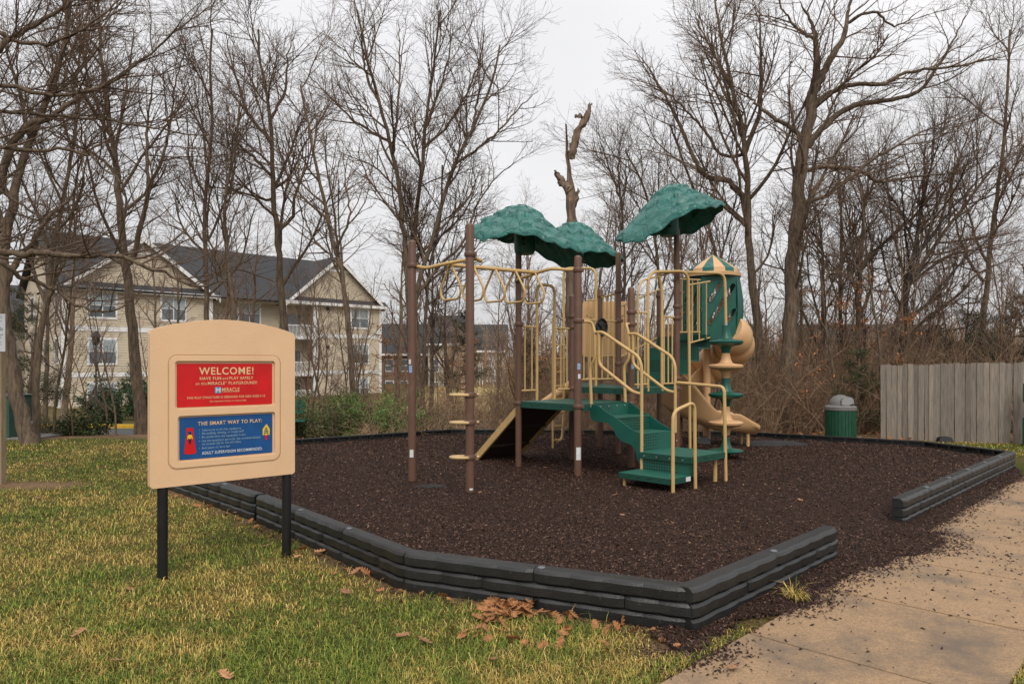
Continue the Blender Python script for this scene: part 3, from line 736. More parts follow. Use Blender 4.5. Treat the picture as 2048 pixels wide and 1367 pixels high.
TR = .0245
def pipe(name, pts, r=TR, rad=.08, parent=play, m=None, n=10):
    mb = MB(); mb.tube(arc(pts, rad), r, n); return mb.build(name, m or M_pipe, parent, smooth=60)
def rail(w, off, c0):
    """stair handrail: upper loop from the post, sloping rail, vertical pole at the foot; lower sloping rail"""
    base = lambda t, z: sp(w, t, z)
    h = pipe('handrail', [base(.02, 2.08), base(.10, 2.36), base(.62, 2.10 if 0 else 2.02), base(.97, 1.80 if 0 else 1.86), base(1.02, 1.62), base(1.02, .25 if off else .86)], rad=.09)
    return h
def SR(w, t, z): return sp(w, t, z)
for w, foot, t_end in ((.30, .36, .93), (1.14, .84, .93)):
    c = p4 if w < .5 else p11
    h = pipe('handrail', [SR(w, .06, 1.90 if 0 else 2.36), SR(w, .22, 2.37), SR(w, t_end - .03, 1.99), SR(w, t_end + .03, 1.85), SR(w, t_end + .03, foot)], rad=.10)
    # looped end against the post and lower rail
    pipe('rail_loop', [c + U * (.05 if w < .5 else -.05) + Vector((0, 0, 2.53)), SR(w, .02, 2.53), SR(w, .08, 2.36), SR(w, .09, 1.96), SR(w, -.02, 1.84), SR(w, .01, 1.22)], TR, .09, h)
    pipe('lower_rail', [SR(w, .16, 2.36), SR(w, .16, 1.87), SR(w, t_end - .12, 1.47), SR(w, t_end + .03, 1.45)], TR, .09, h)
    bolts([SR(w, .01, 1.235) + V * .02 - U * 0, SR(w, t_end + .055, .72), SR(w, t_end + .055, .52)], V).build('bolt', M_steel, h)
# landing rails
pipe('guard_rail', [SR(1.16, .96, 1.57), SR(1.14, 1.0, 1.60), SR(1.16, 1.74, 1.555), SR(1.16, 1.78, 1.50), SR(1.17, 1.80, .1)], rad=.1)
bq = b - U * .44 + V * .025
pipe('guard_rail', [Vector((bq.x, bq.y, .1)), Vector((bq.x, bq.y, 1.26)), b + U * .06 + V * .03 + Vector((0, 0, 1.37)), b + U * .08 + V * .03 + Vector((0, 0, .1))], rad=.13)

# barriers with vertical bars
def barrier(a, b, z0, z1, nb, tilt=0, w0=.0, w1=1.0, name='barrier', bot=True, loop=False):
    e = (b - a); L_ = e.length; A_ = a + e * w0; B_ = a + e * w1
    zz0, zz1 = z0, z1
    mb = MB(); mb.tube([A_ + Vector((0, 0, zz1)), B_ + Vector((0, 0, zz1 + tilt))], .016, 8)
    r_ = mb.build(name, M_pipe, play, smooth=60)
    if bot: mb = MB(); mb.tube([A_ + Vector((0, 0, zz0)), B_ + Vector((0, 0, zz0 + tilt))], .016, 8); mb.build('rail', M_pipe, r_, smooth=60)
    for k in range(nb):
        t = (k + .5) / nb; p = A_.lerp(B_, t); m2 = MB(); m2.tube([p + Vector((0, 0, zz0 + tilt * t)), p + Vector((0, 0, zz1 + tilt * t))], .0135, 8); m2.build('bar', M_pipe, r_, smooth=60)
    return r_
# ramp side of the lower deck: short panel, entry arch, short panel
ea = gp(0, 0); eb = gp(1, 0)
def arch(a, b, z0, z1, rad=.14, r=TR, name='entry_arch'):
    return pipe(name, [a + Vector((0, 0, z0)), a + Vector((0, 0, z1)), b + Vector((0, 0, z1)), b + Vector((0, 0, z0))], r, rad)
pnl = lambda t: ea.lerp(eb, t)
barrier(ea, eb, D1 + .17, 2.50, 2, 0, .05, .30)
barrier(ea, eb, D1 + .17, 2.50, 2, 0, .72, .96)
arch(pnl(.33), pnl(.66), D1 - .05, 3.22)
# barrier between the decks' rear side with steering wheel
br = barrier(gp(1, 0), gp(2, 0), D2 + .12, zc(641, 108), 7, 0, .05, .96)
wc = gp(1, 0).lerp(gp(2, 0), .58) + Vector((0, 0, 2.55)) + V * .05
wh = MB(); ring = [wc + (U * math.cos(t) + UP * math.sin(t)) * .155 for t in [2 * math.pi * k / 28 for k in range(28)]]; wh.tube(ring, .017, 8, closed=True)
for t in (0.5, 2.6, 4.7): wh.tube([wc, wc + (U * math.cos(t) + UP * math.sin(t)) * .15], .014, 8)
wh.tube([wc - V * .05, wc + V * .02], .035, 12)
wheel = wh.build('steering_wheel', mat('black_plastic', (.015, .015, .016), .4, .2, 9), play, smooth=60)
mb = MB(); mb.tube([wc - V * .018, wc - V * .012], .15, 24); mb.build('wheel_plate', mat('dark_plastic', (.03, .03, .03), .5, .2, 9), wheel)
# ladder climber on the far left side, with tall arch
la = gp(1.5, 0); lb = la - V * .80
pipe('ladder_arch', [la + V * .0 + Vector((0, 0, D2)), la + Vector((0, 0, 3.62)), lb + Vector((0, 0, 3.70)), lb + Vector((0, 0, .95)), lb + Vector((0, 0, .45)) - U * .05, lb - U * .18 + Vector((0, 0, .42))], rad=.16)
ld = MB(); lr = lb - U * .30
ladder = pipe('climbing_ladder', [lr + Vector((0, 0, 2.75)), lr + Vector((0, 0, .30))], .02)
for k in range(9): pipe('rung', [lr + Vector((0, 0, .45 + .255 * k)), lb + Vector((0, 0, .45 + .255 * k))], .014, parent=ladder)
barrier(lr, lb, 1.45, 2.55, 2)
# rear barriers and panel
barrier(q1, gp(2, 0), D2 + .55, 3.22, 4, 0, .05, .93)
barrier(q1 + Vector((-.28, .12, 0)), q1, D2 + .1, 3.18, 3)
def panel(c, w, z0, z1, yoff=0):
    x0, x1 = c.x - w / 2, c.x + w / 2; y = c.y
    r = .05
    def rr(x0, x1, z0, z1, r):
        out = []
        for cx_, cz_, a0 in ((x1 - r, z1 - r, 0), (x0 + r, z1 - r, 90), (x0 + r, z0 + r, 180), (x1 - r, z0 + r, 270)):
            for k in range(4): t = math.radians(a0 + 30 * k); out.append((cx_ + r * math.cos(t), cz_ + r * math.sin(t)))
        return out
    mb = MB(); mb.prism(rr(x0, x1, z0, z1, r), (0, y, 0), (1, 0, 0), UP, (0, .05, 0))
    pn = mb.build('activity_panel', M_tan, play, bevel=.01)
    g = MB(); xm = (x0 + x1) / 2
    for (xa, za, xb, zb) in ((x1 - .30, z1 - .42, x1 - .08, z1 - .28), (x0 + .08, z1 - .28, x0 + .32, z1 - .42), (x1 - .30, z0 + .3, x1 - .10, z0 + .18)):
        g.tube([(xa, y - .002, za), (xb, y - .002, zb)], .009, 6)
    g.build('groove', mat('tan_groove', (.30, .17, .08), .6, .1, 5), pn)
panel(Vector((1.93, 15.05, 0)), .93, 2.02, 3.17)
# lower chute seen through the legs
def sweep(name, path, ups, prof, m, parent, close=False):
    """sweep cross-section prof [(side, up)] along path"""
    vs = []; fs = []; k = len(prof); n = len(path)
    for i, p in enumerate(path):
        d = (path[min(i + 1, n - 1)] - path[max(i - 1, 0)]).normalized(); u = ups[i] if isinstance(ups, list) else ups
        s = d.cross(u).normalized(); u2 = s.cross(d)
        for a, b in (prof[i] if isinstance(prof[0], list) else prof): vs.append(p + s * a + u2 * b)
    k = len(prof[0]) if isinstance(prof[0], list) else len(prof)
    for i in range(n - 1):
        for j in range(k): fs.append((i * k + j, i * k + (j + 1) % k, (i + 1) * k + (j + 1) % k, (i + 1) * k + j))
    fs.append(tuple(range(k))[::-1]); fs.append(tuple((n - 1) * k + j for j in range(k)))
    mb = MB(); mb.add(vs, fs); return mb.build(name, m, parent, smooth=50)
def chute_prof(w, h, hi=None, t=.03):
    hi = hi or h
    inn = [(-w, h), (-w + .01, .12), (-w * .72, .02), (-w * .3, -.01), (w * .3, -.01), (w * .72, .02), (w - .01, .12), (w, hi)]
    lipR = [(w + .012, hi + .02), (w + .05, hi + .02), (w + .06, hi - .02), (w + .04, hi - .06)]
    out = [(w + .035, .10), (w * .75, -.05), (w * .3, -.075), (-w * .3, -.075), (-w * .75, -.05), (-w - .035, .10)]
    lipL = [(-w - .04, h - .06), (-w - .06, h - .02), (-w - .05, h + .02), (-w - .012, h + .02)]
    return inn + lipR + out + lipL
ca = (q1 + q2) / 2
pth = [Vector((ca.x - .1 - .24 * k, ca.y + .25 - .01 * k, max(.42, D2 - .02 - .165 * k))) for k in range(0, 8)]
sweep('lower_slide', pth, UP, chute_prof(.24, .16), M_tan, play)

# climbing ramp under the lower deck
r0 = gp(0, 0) + U * .02; r1 = gp(.80, 0); dn = -V * 1.28 + Vector((0, 0, -(D1 - .13 - .05)))
rt = Vector((0, 0, D1 - .09))
mb = MB(); mb.add([r0 + rt, r1 + rt, r1 + rt + dn, r0 + rt + dn, r0 + rt + Vector((0, 0, -.03)), r1 + rt + Vector((0, 0, -.03)), r1 + rt + dn + Vector((0, 0, -.03)), r0 + rt + dn + Vector((0, 0, -.03))], [(0, 1, 2, 3), (4, 5, 6, 7), (0, 1, 5, 4), (1, 2, 6, 5), (2, 3, 7, 6), (3, 0, 4, 7)])
ramp = mb.build('climbing_ramp', M_rampd, play)
dnn = dn.normalized(); pn_ = U.cross(dnn).normalized()
for q in (r0, r1):
    mb = MB(); mb.obox(q + rt + dn / 2 - Vector((0, 0, .02)), dnn * (dn.length / 2), U * .022, pn_ * .055); mb.build('side_beam', M_pipe, ramp)
for t in (.3, .62, .97):
    mb = MB(); mb.obox((r0 + r1) / 2 + rt + dn * t - Vector((0, 0, .055)), U * ((r1 - r0).length / 2 - .02), dnn * .014, pn_ * .02); mb.build('cross_rib', M_rampd if t < .9 else M_pipe, ramp)

# overhead ladder of triangular rings
m1 = (p1 + p2) / 2; m3 = (p3 + p4) / 2
zb = 3.28
s0 = m1 + U * .14 + Vector((0, 0, 3.26)); s1 = m3 - U * .22 + Vector((0, 0, 3.30))
beam = MB(); beam.tube([s0, s1], .030, 10); oh = beam.build('overhead_beam', M_pipe, play, smooth=60)
pipe('cross_bar', [p1 + Vector((0, 0, 3.30)) + U * .05, p1 + V * .25 + U * .06 + Vector((0, 0, 3.24)), s0 + Vector((0, 0, .02)), s0 + V * .42 + U * .16 + Vector((0, 0, .06)), p2 + U * .22 + Vector((0, 0, 3.24)), p2 + Vector((0, 0, 3.31))], .026, .1, oh)
pipe('cross_bar', [p3 + Vector((0, 0, 3.24)) - U * .04, p3 + V * .2 - U * .2 + Vector((0, 0, 3.24)), s1, s1 + V * .3 + U * .02 + Vector((0, 0, .04)), p4 - U * .06 - V * .15 + Vector((0, 0, 3.31)), p4 + Vector((0, 0, 3.30))], .026, .1, oh)
for k in range(5):
    t = .03 + .93 * k / 4; a = s0.lerp(s1, t) - Vector((0, 0, .02)); hw = .24; dz = .46
    pts = [a - V * .03, a - V * hw + Vector((0, 0, -dz * .68)), a - V * (hw * .78) + Vector((0, 0, -dz)), a + V * (hw * .78) + Vector((0, 0, -dz)), a + V * hw + Vector((0, 0, -dz * .68)), a + V * .03]
    pipe('ring_grip', pts, .0165, .07, oh)
# step loops on the front post
for z in (zc(789, 152), zc(844, 152), zc(913, 152)):
    ring = [p2 + Vector((-.115 + .14 * math.cos(t), .0 + .085 * math.sin(t), z)) for t in [2 * math.pi * k / 20 for k in range(20)]]
    mb = MB(); mb.tube(ring, .021, 8, closed=True); mb.tube([p2 + Vector((.05, 0, z)), p2 + Vector((.12, .0, z + .005))], .02, 8)
    mb.build('step_loop', mat('tan_step', (.50, .35, .17), .5, .15, 8), play, smooth=60)

# climber side: rails between the two near posts of the upper deck
e0 = gp(1, 1); e1 = gp(2, 1)
at = lambda t, z=0: e0.lerp(e1, t) + Vector((0, 0, z))
barrier(e0, e1, D2 + .06, zc(626, 119), 2, 0, .06, .36)
pipe('rail_loop', [at(.14, D2 + .0), at(.14, 3.10), at(.22, 3.26), at(.80, 3.44)], .018, .1)
barrier(e0, e1, D2 + .06, zc(633, 116), 3, 0, .66, .94)
sb = Vector((3.80, 12.95, 0)); sz = 3.50
pipe('climber_arch', [at(.35, D2 - .06), at(.35, 3.42), Vector((3.08, 12.65, 3.50)), Vector((3.12, 12.70, .15))], rad=.22, r=.026)
pipe('climber_arch', [at(.66, D2 - .06), at(.66, 3.20), at(.56, 3.44), at(.9, 3.47) + V * .1, Vector((3.80, 12.95, 3.50)), Vector((3.82, 12.95, 2.62))], rad=.17, r=.026)
# spinner climber: stacked pods
sx, sy = 3.82, 12.95
sc_ = 1 / 112.
pole = pipe('spinner_pole', [Vector((sx, sy, 2.6)), Vector((sx, sy, .2))], .018, m=M_steel)
for k, (zc_, mm) in enumerate(((2.27, M_green), (1.84, M_tan), (1.33, M_green), (.83, M_tan), (.33, M_green))):
    prof = [(.018, .30), (.070, .295), (.072, .21), (.085, .13), (.115, .06), (.17, .040), (.275, .030), (.305, .008), (.295, -.025), (.25, -.052), (.13, -.075), (.100, -.09), (.082, -.13), (.070, -.21), (.060, -.225), (.018, -.225)]
    if k == 4: prof = [(r, z * .8 if z > 0 else z * .45) for r, z in prof]
    mb = MB(); mb.lathe(prof, (sx, sy, zc_), 32); pd = mb.build('spinner_pod', mm, play, smooth=35)
    m2 = MB(); m2.lathe([(.022, .295), (.026, .30), (.026, .36), (.02, .37)], (sx, sy, zc_), 12); m2.build('sleeve', M_steel, pd)

# leaf shaped canopies
def canopy(c, zrim, zpk, rad, tilt, twist, seed, sx_=1.0, sy_=1.0):
    na, nr_ = 144, 44; r = random.Random(seed)
    vs = []; sc_n = 20
    ph = [r.uniform(0, 6.28) for _ in range(4)]
    def surf(rr, t):
        R_ = rad * (1 + .035 * abs(math.sin(sc_n * t / 2)) ** .7 - .02 + .025 * math.sin(3 * t + ph[0]))
        sq = 1 / (abs(math.cos(t + twist)) ** 3 + abs(math.sin(t + twist)) ** 3) ** (1 / 3.)
        R_ *= .60 + .40 * sq
        x = math.cos(t) * rr * R_ * sx_; y = math.sin(t) * rr * R_ * sy_
        h = (zpk - zrim) * (.62 * (1 - rr ** 1.35) + .38 * math.cos(rr * math.pi / 2) ** 2) + .017 * rr ** 6 * math.sin(16 * t + ph[1])
        h -= .10 * rr ** 4 * (.5 + .5 * math.cos(4 * (t + twist)))            # corners droop
        h += .10 * rr ** 3 * math.cos(2 * (t + twist)) 
        # overlapping leaf relief
        row = rr * 4.6 + .3; cells = max(5, int(4 + math.floor(row) * 3)); 
        sh = (math.floor(row) % 2) * .5
        tt = (t / (2 * math.pi) * cells + sh) % 1.0; v = abs(tt - .5) * 2
        f = (row + .45 * (1 - v) ** .8) % 1.0
        hs = math.sin((math.floor(t / (2 * math.pi) * cells + sh) * 12.9 + math.floor(row + .45 * (1 - v) ** .8) * 78.2) + seed) * 43.7; hs -= math.floor(hs)
        rel = (.040 * f + .030 * (hs - .5) + .07 * (hs - .5) * (tt - .5)) * min(1, rr * 4) - .012 * max(0, 1 - abs(tt - .5) * 14) * min(1, rr * 3)
        h += rel * (rr < .985)
        h += tilt[0] * x + tilt[1] * y
        return Vector((c.x + x, c.y + y, zrim + h))
    top = [surf(0.0001, 0)]
    for i in range(1, nr_ + 1):
        for j in range(na): top.append(surf(i / nr_, 2 * math.pi * j / na))
    F = [(0, 1 + j, 1 + (j + 1) % na) for j in range(na)]
    for i in range(nr_ - 1):
        for j in range(na):
            a_ = 1 + i * na + j; b_2 = 1 + i * na + (j + 1) % na; F.append((a_, a_ + na, b_2 + na, b_2))
    N0 = len(top)
    bot = [v + Vector((0, 0, -.028 - (.0))) for v in top]
    last = 1 + (nr_ - 1) * na
    F += [tuple(i + N0 for i in f[::-1]) for f in F]
    for j in range(na): F.append((last + j, last + (j + 1) % na, last + (j + 1) % na + N0, last + j + N0))
    mb = MB(); mb.add(top + bot, F); o = mb.build('leaf_canopy', M_roof, play, smooth=26)
    m2 = MB(); m2.lathe([(.15, zrim - .22), (.17, zrim - .16), (.175, zrim + .05), (.24, zrim + (zpk - zrim) * .7)], (c.x, c.y, 0), 20); m2.lathe([(.001, zrim - .22), (.15, zrim - .22)], (c.x, c.y, 0), 20)
    m2.build('socket', M_green, o, smooth=50)
    m3 = MB(); m3.tube([(c.x - .02, c.y - .175, zrim - .08), (c.x - .02, c.y - .18, zrim - .08)], .028, 12); m3.tube([(c.x - .02, c.y - .175, zrim - .0), (c.x - .02, c.y - .182, zrim - .0)], .028, 12); m3.build('bolt_recess', M_dark, o)
    return o
canopy(p3 + Vector((.10, 0, 0)), 3.90, 4.48, .86, (-.24, .05), 0.9, 1, 1.04, .95)
canopy(q2 + Vector((.06, 0, 0)), 4.30, 4.92, .95, (-.20, .08), 0.5, 2)
canopy(p21 - Vector((.14, 0, 0)), 4.34, 5.02, .86, (.30, .00), 0.7, 3, 1.05, .95)

# ------------------------------------------------------------------ spiral slide with hood
HC = Vector((4.22, 15.25, 0)); SC = Vector((4.18, 15.55, 0))
mb = MB(); mb.lathe([(.075, .05), (.075, 2.5)], (SC.x, SC.y, 0), 20); col_ = mb.build('slide_column', M_tan, play, smooth=50)
mb = MB(); mb.lathe([(.14, .05), (.14, .30), (.09, .34)], (SC.x - .12, SC.y - .2, 0), 16); mb.build('footing', mat('grey_footing', (.22, .23, .23), .7, .1, 9), play, smooth=40)
R_ = .56
# tube section with ribs: from the hood round the right side
pth = []; ups = []; prf = []
NT = 40
for k in range(NT + 1):
    t = math.radians(-60 + 150 * k / NT); z = 2.55 - .85 * k / NT
    pth.append(Vector((SC.x + R_ * math.cos(t) * 1.02, SC.y + R_ * math.sin(t), z))); 
    rr = .365 + .050 * abs(math.sin(k / NT * math.pi * 4.5)) ** .6
    prf.append([(rr * math.cos(a_), rr * math.sin(a_)) for a_ in [2 * math.pi * q / 20 for q in range(20)]])
sweep('slide_tube', pth, UP, prf, M_tan, play)
pth = []; 
NC = 34; prf = []
for k in range(NC + 1):
    t = math.radians(80 + 190 * k / NC); z = 1.52 - .93 * k / NC
    pth.append(Vector((SC.x + (R_ + .12) * math.cos(t), SC.y + R_ * math.sin(t) - .03 * k / NC, z)))
    prf.append(chute_prof(.33, .30, .30 + .72 * max(0, math.sin(math.pi * min(1, k / NC * 1.05))) ** 1.2) )
for k in range(1, 11):
    t = k / 10; pth.append(Vector((SC.x + .80 * t, pth[NC].y - .02 * t, .59 - .09 * t))); hh = .30 - (.0 if t < .5 else .18 * (t - .5) / .5)
    w_ = .33 * (1 - .0 * t); prf.append(chute_prof(w_, hh, hh))
sweep('slide_chute', pth, UP, prf, M_tan, play)
for (dx, dy) in ((.62, -.35), (.62, -.80)):
    mb = MB(); mb.tube([(SC.x + dx, SC.y + dy, .5), (SC.x + dx, SC.y + dy, .1)], .035, 10); mb.build('slide_leg', M_pipe, play, smooth=50)
# hood: flat slotted panels, round the other sides, ring and striped cone
hz0, hz1 = D3 - .06, 3.72
hr = .54
def slot(cx_, cz_, ln, wd, ang, n=6):
    out = []
    for k in range(n + 1): t = -math.pi / 2 + math.pi * k / n; out.append((ln / 2 + wd / 2 * math.cos(t), wd / 2 * math.sin(t)))
    for k in range(n + 1): t = math.pi / 2 + math.pi * k / n; out.append((-ln / 2 + wd / 2 * math.cos(t), wd / 2 * math.sin(t)))
    c_, s_ = math.cos(ang), math.sin(ang); return [(cx_ + x * c_ - y * s_, cz_ + x * s_ + y * c_) for x, y in out]
fa = HC + Vector((-.33, -.40, 0)); fb = HC + Vector((.36, -.42, 0))
def slotpanel(a, b, name='hood_panel'):
    ux = (b - a).normalized(); w = (b - a).length; th = UP.cross(ux) * .045; s_ = w / .69
    ang = math.radians(58)
    holes = [slot(.26 * s_, .98, .36, .095, ang), slot(.40 * s_, .74, .88, .105, ang), slot(.56 * s_, .46, .36, .095, ang)]
    holes = [[(x, z + hz0 - 0) for x, z in h] for h in holes]
    ol = [(0.03, hz0), (w - .03, hz0), (w, hz0 + .05), (w, hz1), (0, hz1), (0, hz0 + .05)]
    mb = MB(); mb.prism(ol, Vector((a.x, a.y, 0)), ux, UP, th, holes); o = mb.build(name, M_green, play)
    # raised rims round the slots
    m2 = MB()
    for h in holes:
        m2.tube([Vector((a.x, a.y, 0)) + ux * x + UP * z - th * .05 for x, z in h], .011, 6, closed=True)
    m2.build('slot_rim', M_green, o, smooth=60); return o
slotpanel(fa, fb)
lc2 = HC + Vector((-.60, .28, 0)); slotpanel(lc2, fa); rc2 = HC + Vector((.31, .44, 0)); rm2 = HC + Vector((-.30, .50, 0)); 
# curved back and right shell
mb = MB()
sh = []; 
A0, A1 = math.radians(-46), math.radians(35); n = 14
for zi in range(9):
    z = hz0 + (hz1 - hz0) * zi / 8
    for k in range(n + 1):
        t = A0 + (A1 - A0) * k / n; bul = .10 * math.sin(math.pi * zi / 8) ** 1.2 * max(0, math.cos(t - .2)) - .10 * max(0, .35 - zi / 8) * max(0, math.cos(t))
        sh.append(Vector((HC.x + (hr + bul) * math.cos(t), HC.y + (hr) * math.sin(t), z)))
m_ = n + 1; F = [(i * m_ + j, i * m_ + j + 1, (i + 1) * m_ + j + 1, (i + 1) * m_ + j) for i in range(8) for j in range(n)]
inner_ = [v + (Vector((HC.x, HC.y, v.z)) - v).normalized() * .03 for v in sh]; N0 = len(sh)
F += [tuple(i + N0 for i in f[::-1]) for f in F]
for i in range(8):
    for j in (0, n): F.append((i * m_ + j, (i + 1) * m_ + j, (i + 1) * m_ + j + N0, i * m_ + j + N0))
mb.add(sh + inner_, F); mb.build('hood_shell', M_green, play, smooth=50)
mb = MB(); mb.lathe([(hr - .02, hz1 - .03), (hr + .03, hz1 - .03), (hr + .035, hz1 + .035), (hr - .02, hz1 + .05)], (HC.x, HC.y, 0), 40); mb.build('hood_ring', M_tan, play, smooth=40)
nw = 14
for k in range(nw):
    a0 = 2 * math.pi * k / nw; a1 = 2 * math.pi * (k + 1) / nw
    mb = MB(); mb.lathe([(hr - .015, hz1 + .04), (hr - .03, hz1 + .13), (hr - .12, hz1 + .19), (.28, hz1 + .29), (.02, hz1 + .44), (.0, hz1 + .45)], (HC.x, HC.y, 0), 4, a0, a1)
    mb.build('hood_roof_panel', M_roof if k % 2 else M_tan, play, smooth=35)
mb = MB(); mb.lathe([(hr, hz0), (hr, hz0 + .03), (.0, hz0 + .03)], (HC.x, HC.y, 0), 24); mb.build('hood_floor', M_dgreen, play)
# slide deck railing (left of the hood) and platform side
ra = gp(2, 1) + U * .12; rb = ra + Vector((.62, 1.1, 0)).normalized() * .9
ra = Vector((3.14, 13.6, 0)); rb = Vector((3.62, 13.95, 0))
barrier(ra, rb, 2.47, 3.47, 4, .02)
mb = MB(); d_ = (rb - ra).normalized(); mb.obox((ra + rb) / 2 + Vector((.05, .1, D3 - .04)), d_ * .42, d_.cross(UP) * .01, Vector((0, 0, .06))); mb.build('deck_rim', M_dgreen, play)
# bars round the slide deck steps
barrier(gp(2.0, .02), gp(3, 0), 2.0, 2.95, 4, .42)
barrier(gp(2.35, .95), gp(2.9, .95), 2.25, 3.3, 3, .12)
# ------------------------------------------------------------------ welcome sign
SL = Vector((-3.151, 6.285, 0)); SD = Vector((.747, .665, 0)).normalized(); SN = Vector((.665, -.747, 0)).normalized()
FRONT = .045
sign = thing('welcome_sign', 'tan welcome sign board with red and blue panels on two black posts on the lawn', 'sign', tuple(SL + SD * .65))
def suz(px, py):
    k = (px - 1024) / F_PX; L0 = SL + SN * FRONT
    u = (k * L0.y - L0.x) / (SD.x - k * SD.y); s = F_PX / (L0.y + SD.y * u); return u, EYE - (py - HORIZON) / s
def s3(u, z, d=0): return SL + SD * u + SN * (FRONT + d) + Vector((0, 0, z))
u0, u1 = 0.0, suz(590, 800)[0]
zb0 = .81; zt = 2.205; za = 2.315
out = [(u0 + .02, zb0), (u1 - .02, zb0), (u1, zb0 + .02)]
out += [(u1, zt - .05)]
nn = 18
for k in range(nn + 1):
    t = k / nn; u = u1 - .012 - (u1 - u0 - .024) * t; out.append((u, zt - .02 + (za - zt) * (math.sin(math.pi * t) ** .85)))
out += [(u0, zt - .05), (u0, zb0 + .02)]
ru0, rz1 = suz(338, 708); ru1, _ = suz(565, 708); rz0 = suz(340, 948)[1]
def rrect(u0, u1, z0, z1, r, n=5):
    o_ = []
    for cx_, cz_, a0 in ((u1 - r, z1 - r, 0), (u0 + r, z1 - r, 90), (u0 + r, z0 + r, 180), (u1 - r, z0 + r, 270)):
        for k in range(n + 1): t = math.radians(a0 + 90 * k / n); o_.append((cx_ + r * math.cos(t), cz_ + r * math.sin(t)))
    return o_
R0 = suz(354.8, 726.6); R1 = suz(545.5, 806.5); B0 = suz(359, 836.0); B1 = suz(545.2, 904.7)
rz_t = R0[1]; rz_b = suz(450, 811.0)[1]; bz_t = suz(450, 831.0)[1]; bz_b = suz(450, 912.5)[1]
ru_l, ru_r = R0[0], R1[0]; bu_l, bu_r = B0[0] + .004, R1[0] + .002
h1 = rrect(ru_l - .028, ru_r + .028, rz_b - .022, rz_t + .03, .03); h2 = rrect(bu_l - .028, bu_r + .028, bz_b - .024, bz_t + .024, .03)
mb = MB(); mb.prism(out, s3(0, 0, -.018), SD, UP, -SN * .055, [])
back = mb.build('board', M_sign, sign, bevel=.016)
mb = MB(); mb.prism(out, s3(0, 0, 0), SD, UP, -SN * .030, [h1, h2]); fb_ = mb.build('board_face', M_sign, sign, bevel=.012)
fr_ = rrect(ru_l - .068, ru_r + .068, bz_b - .068, rz_t + .07, .07, 7)
mb = MB(); mb.prism(fr_, s3(0, 0, .006), SD, UP, -SN * .02, [rrect(ru_l - .020, ru_r + .020, rz_b - .014, rz_t + .022, .025), rrect(bu_l - .020, bu_r + .020, bz_b - .016, bz_t + .016, .025)])
mb.build('raised_frame', M_sign, sign, bevel=.006)
mb = MB(); mb.tube([s3(a, b, -.001) for a, b in rrect(ru_l - .076, ru_r + .076, bz_b - .076, rz_t + .078, .076, 7)], .004, 6, closed=True); mb.build('frame_bead', mat('sign_groove', (.42, .25, .125), .5, .05, 5), sign)
M_red = mat('sign_red', (.56, .008, .010), .4, .12, 6, spec=.4); M_blue = mat('sign_blue', (.008, .072, .235), .4, .15, 6)
M_let = mat('sign_lettering', (.72, .50, .27), .5, .08, 30); M_letw = mat('sign_lettering_white', (.62, .66, .70), .5, .1, 30); M_lett = mat('sign_lettering_worn', (.27, .40, .50), .5, .35, 40)
D_ = -.014
mb = MB(); mb.prism(rrect(ru_l, ru_r, rz_b, rz_t, .012), s3(0, 0, D_), SD, UP, -SN * .004); mb.build('red_panel', M_red, sign)
mb = MB(); mb.prism(rrect(bu_l, bu_r, bz_b, bz_t, .012), s3(0, 0, D_), SD, UP, -SN * .004); mb.build('blue_panel', M_blue, sign)
def zp(x, y): return suz(340 + x / 5.945, 700 + y / 5.945)
SR_ = Matrix((( SD.x, 0, SN.x), (SD.y, 0, SN.y), (0, 1, 0))).to_4x4()
def lettering(txt, ul, ur, zbase, ztop, m, bold=.012, d=None, M4=None, org=None, parent=sign, name='lettering', fit=True):
    cu = bpy.data.curves.new('txt', 'FONT'); cu.body = txt; cu.size = 1; cu.offset = bold * .45; cu.space_character = 1.10 + bold; cu.extrude = 0.0; cu.resolution_u = 3; cu.fill_mode = 'FRONT' if hasattr(cu, 'fill_mode') else cu.fill_mode
    o = bpy.data.objects.new('txt', cu); COL.objects.link(o)
    dg = bpy.context.evaluated_depsgraph_get(); me = bpy.data.meshes.new_from_object(o.evaluated_get(dg))
    bpy.data.objects.remove(o); bpy.data.curves.remove(cu)
    co = np.empty(len(me.vertices) * 3); me.vertices.foreach_get('co', co); co = co.reshape(-1, 3)
    x0, x1 = co[:, 0].min(), co[:, 0].max(); capH = .70
    sx_ = (ur - ul) / (x1 - x0); sz_ = (ztop - zbase) / capH
    co[:, 0] = ul + (co[:, 0] - x0) * sx_; zz = zbase + co[:, 1] * sz_
    dd = D_ + .003 if d is None else d
    me.vertices.clear if False else None
    orgp = Vector(parent['_org'])
    for i, v in enumerate(me.vertices):
        if M4 is None: w = s3(co[i, 0], zz[i], dd) - orgp
        else: w = M4(co[i, 0], zz[i]) - orgp
        v.co = w
    me.materials.clear(); me.materials.append(m); me.name = name
    ob = bpy.data.objects.new(name, me); COL.objects.link(ob); ob.parent = parent; return ob
def TX(txt, x0, x1, yt, yb, m, bold=.03):
    xm = (x0 + x1) / 2; u_l = zp(x0, 400)[0]; u_r = zp(x1, 400)[0]
    lettering(txt, u_l, u_r, zp(xm, yb)[1], zp(xm, yt)[1], m, bold)
TX('WELCOME!', 350, 998, 202, 286, M_let, .035)
TX('HAVE FUN', 360, 613, 316, 352, M_let, .03); TX('and', 630, 695, 316, 350, M_let, .0); TX('PLAY SAFELY', 712, 995, 312, 345, M_let, .03)
TX('on this', 310, 440, 376, 414, M_let, .0); TX('MIRACLE\u00b0 PLAYGROUND!', 455, 1040, 370, 406, M_let, .025)
mb = MB(); q = [zp(540, 440), zp(612, 437), zp(612, 508), zp(540, 512)]; zt_, zb_ = zp(576, 438)[1], zp(576, 510)[1]
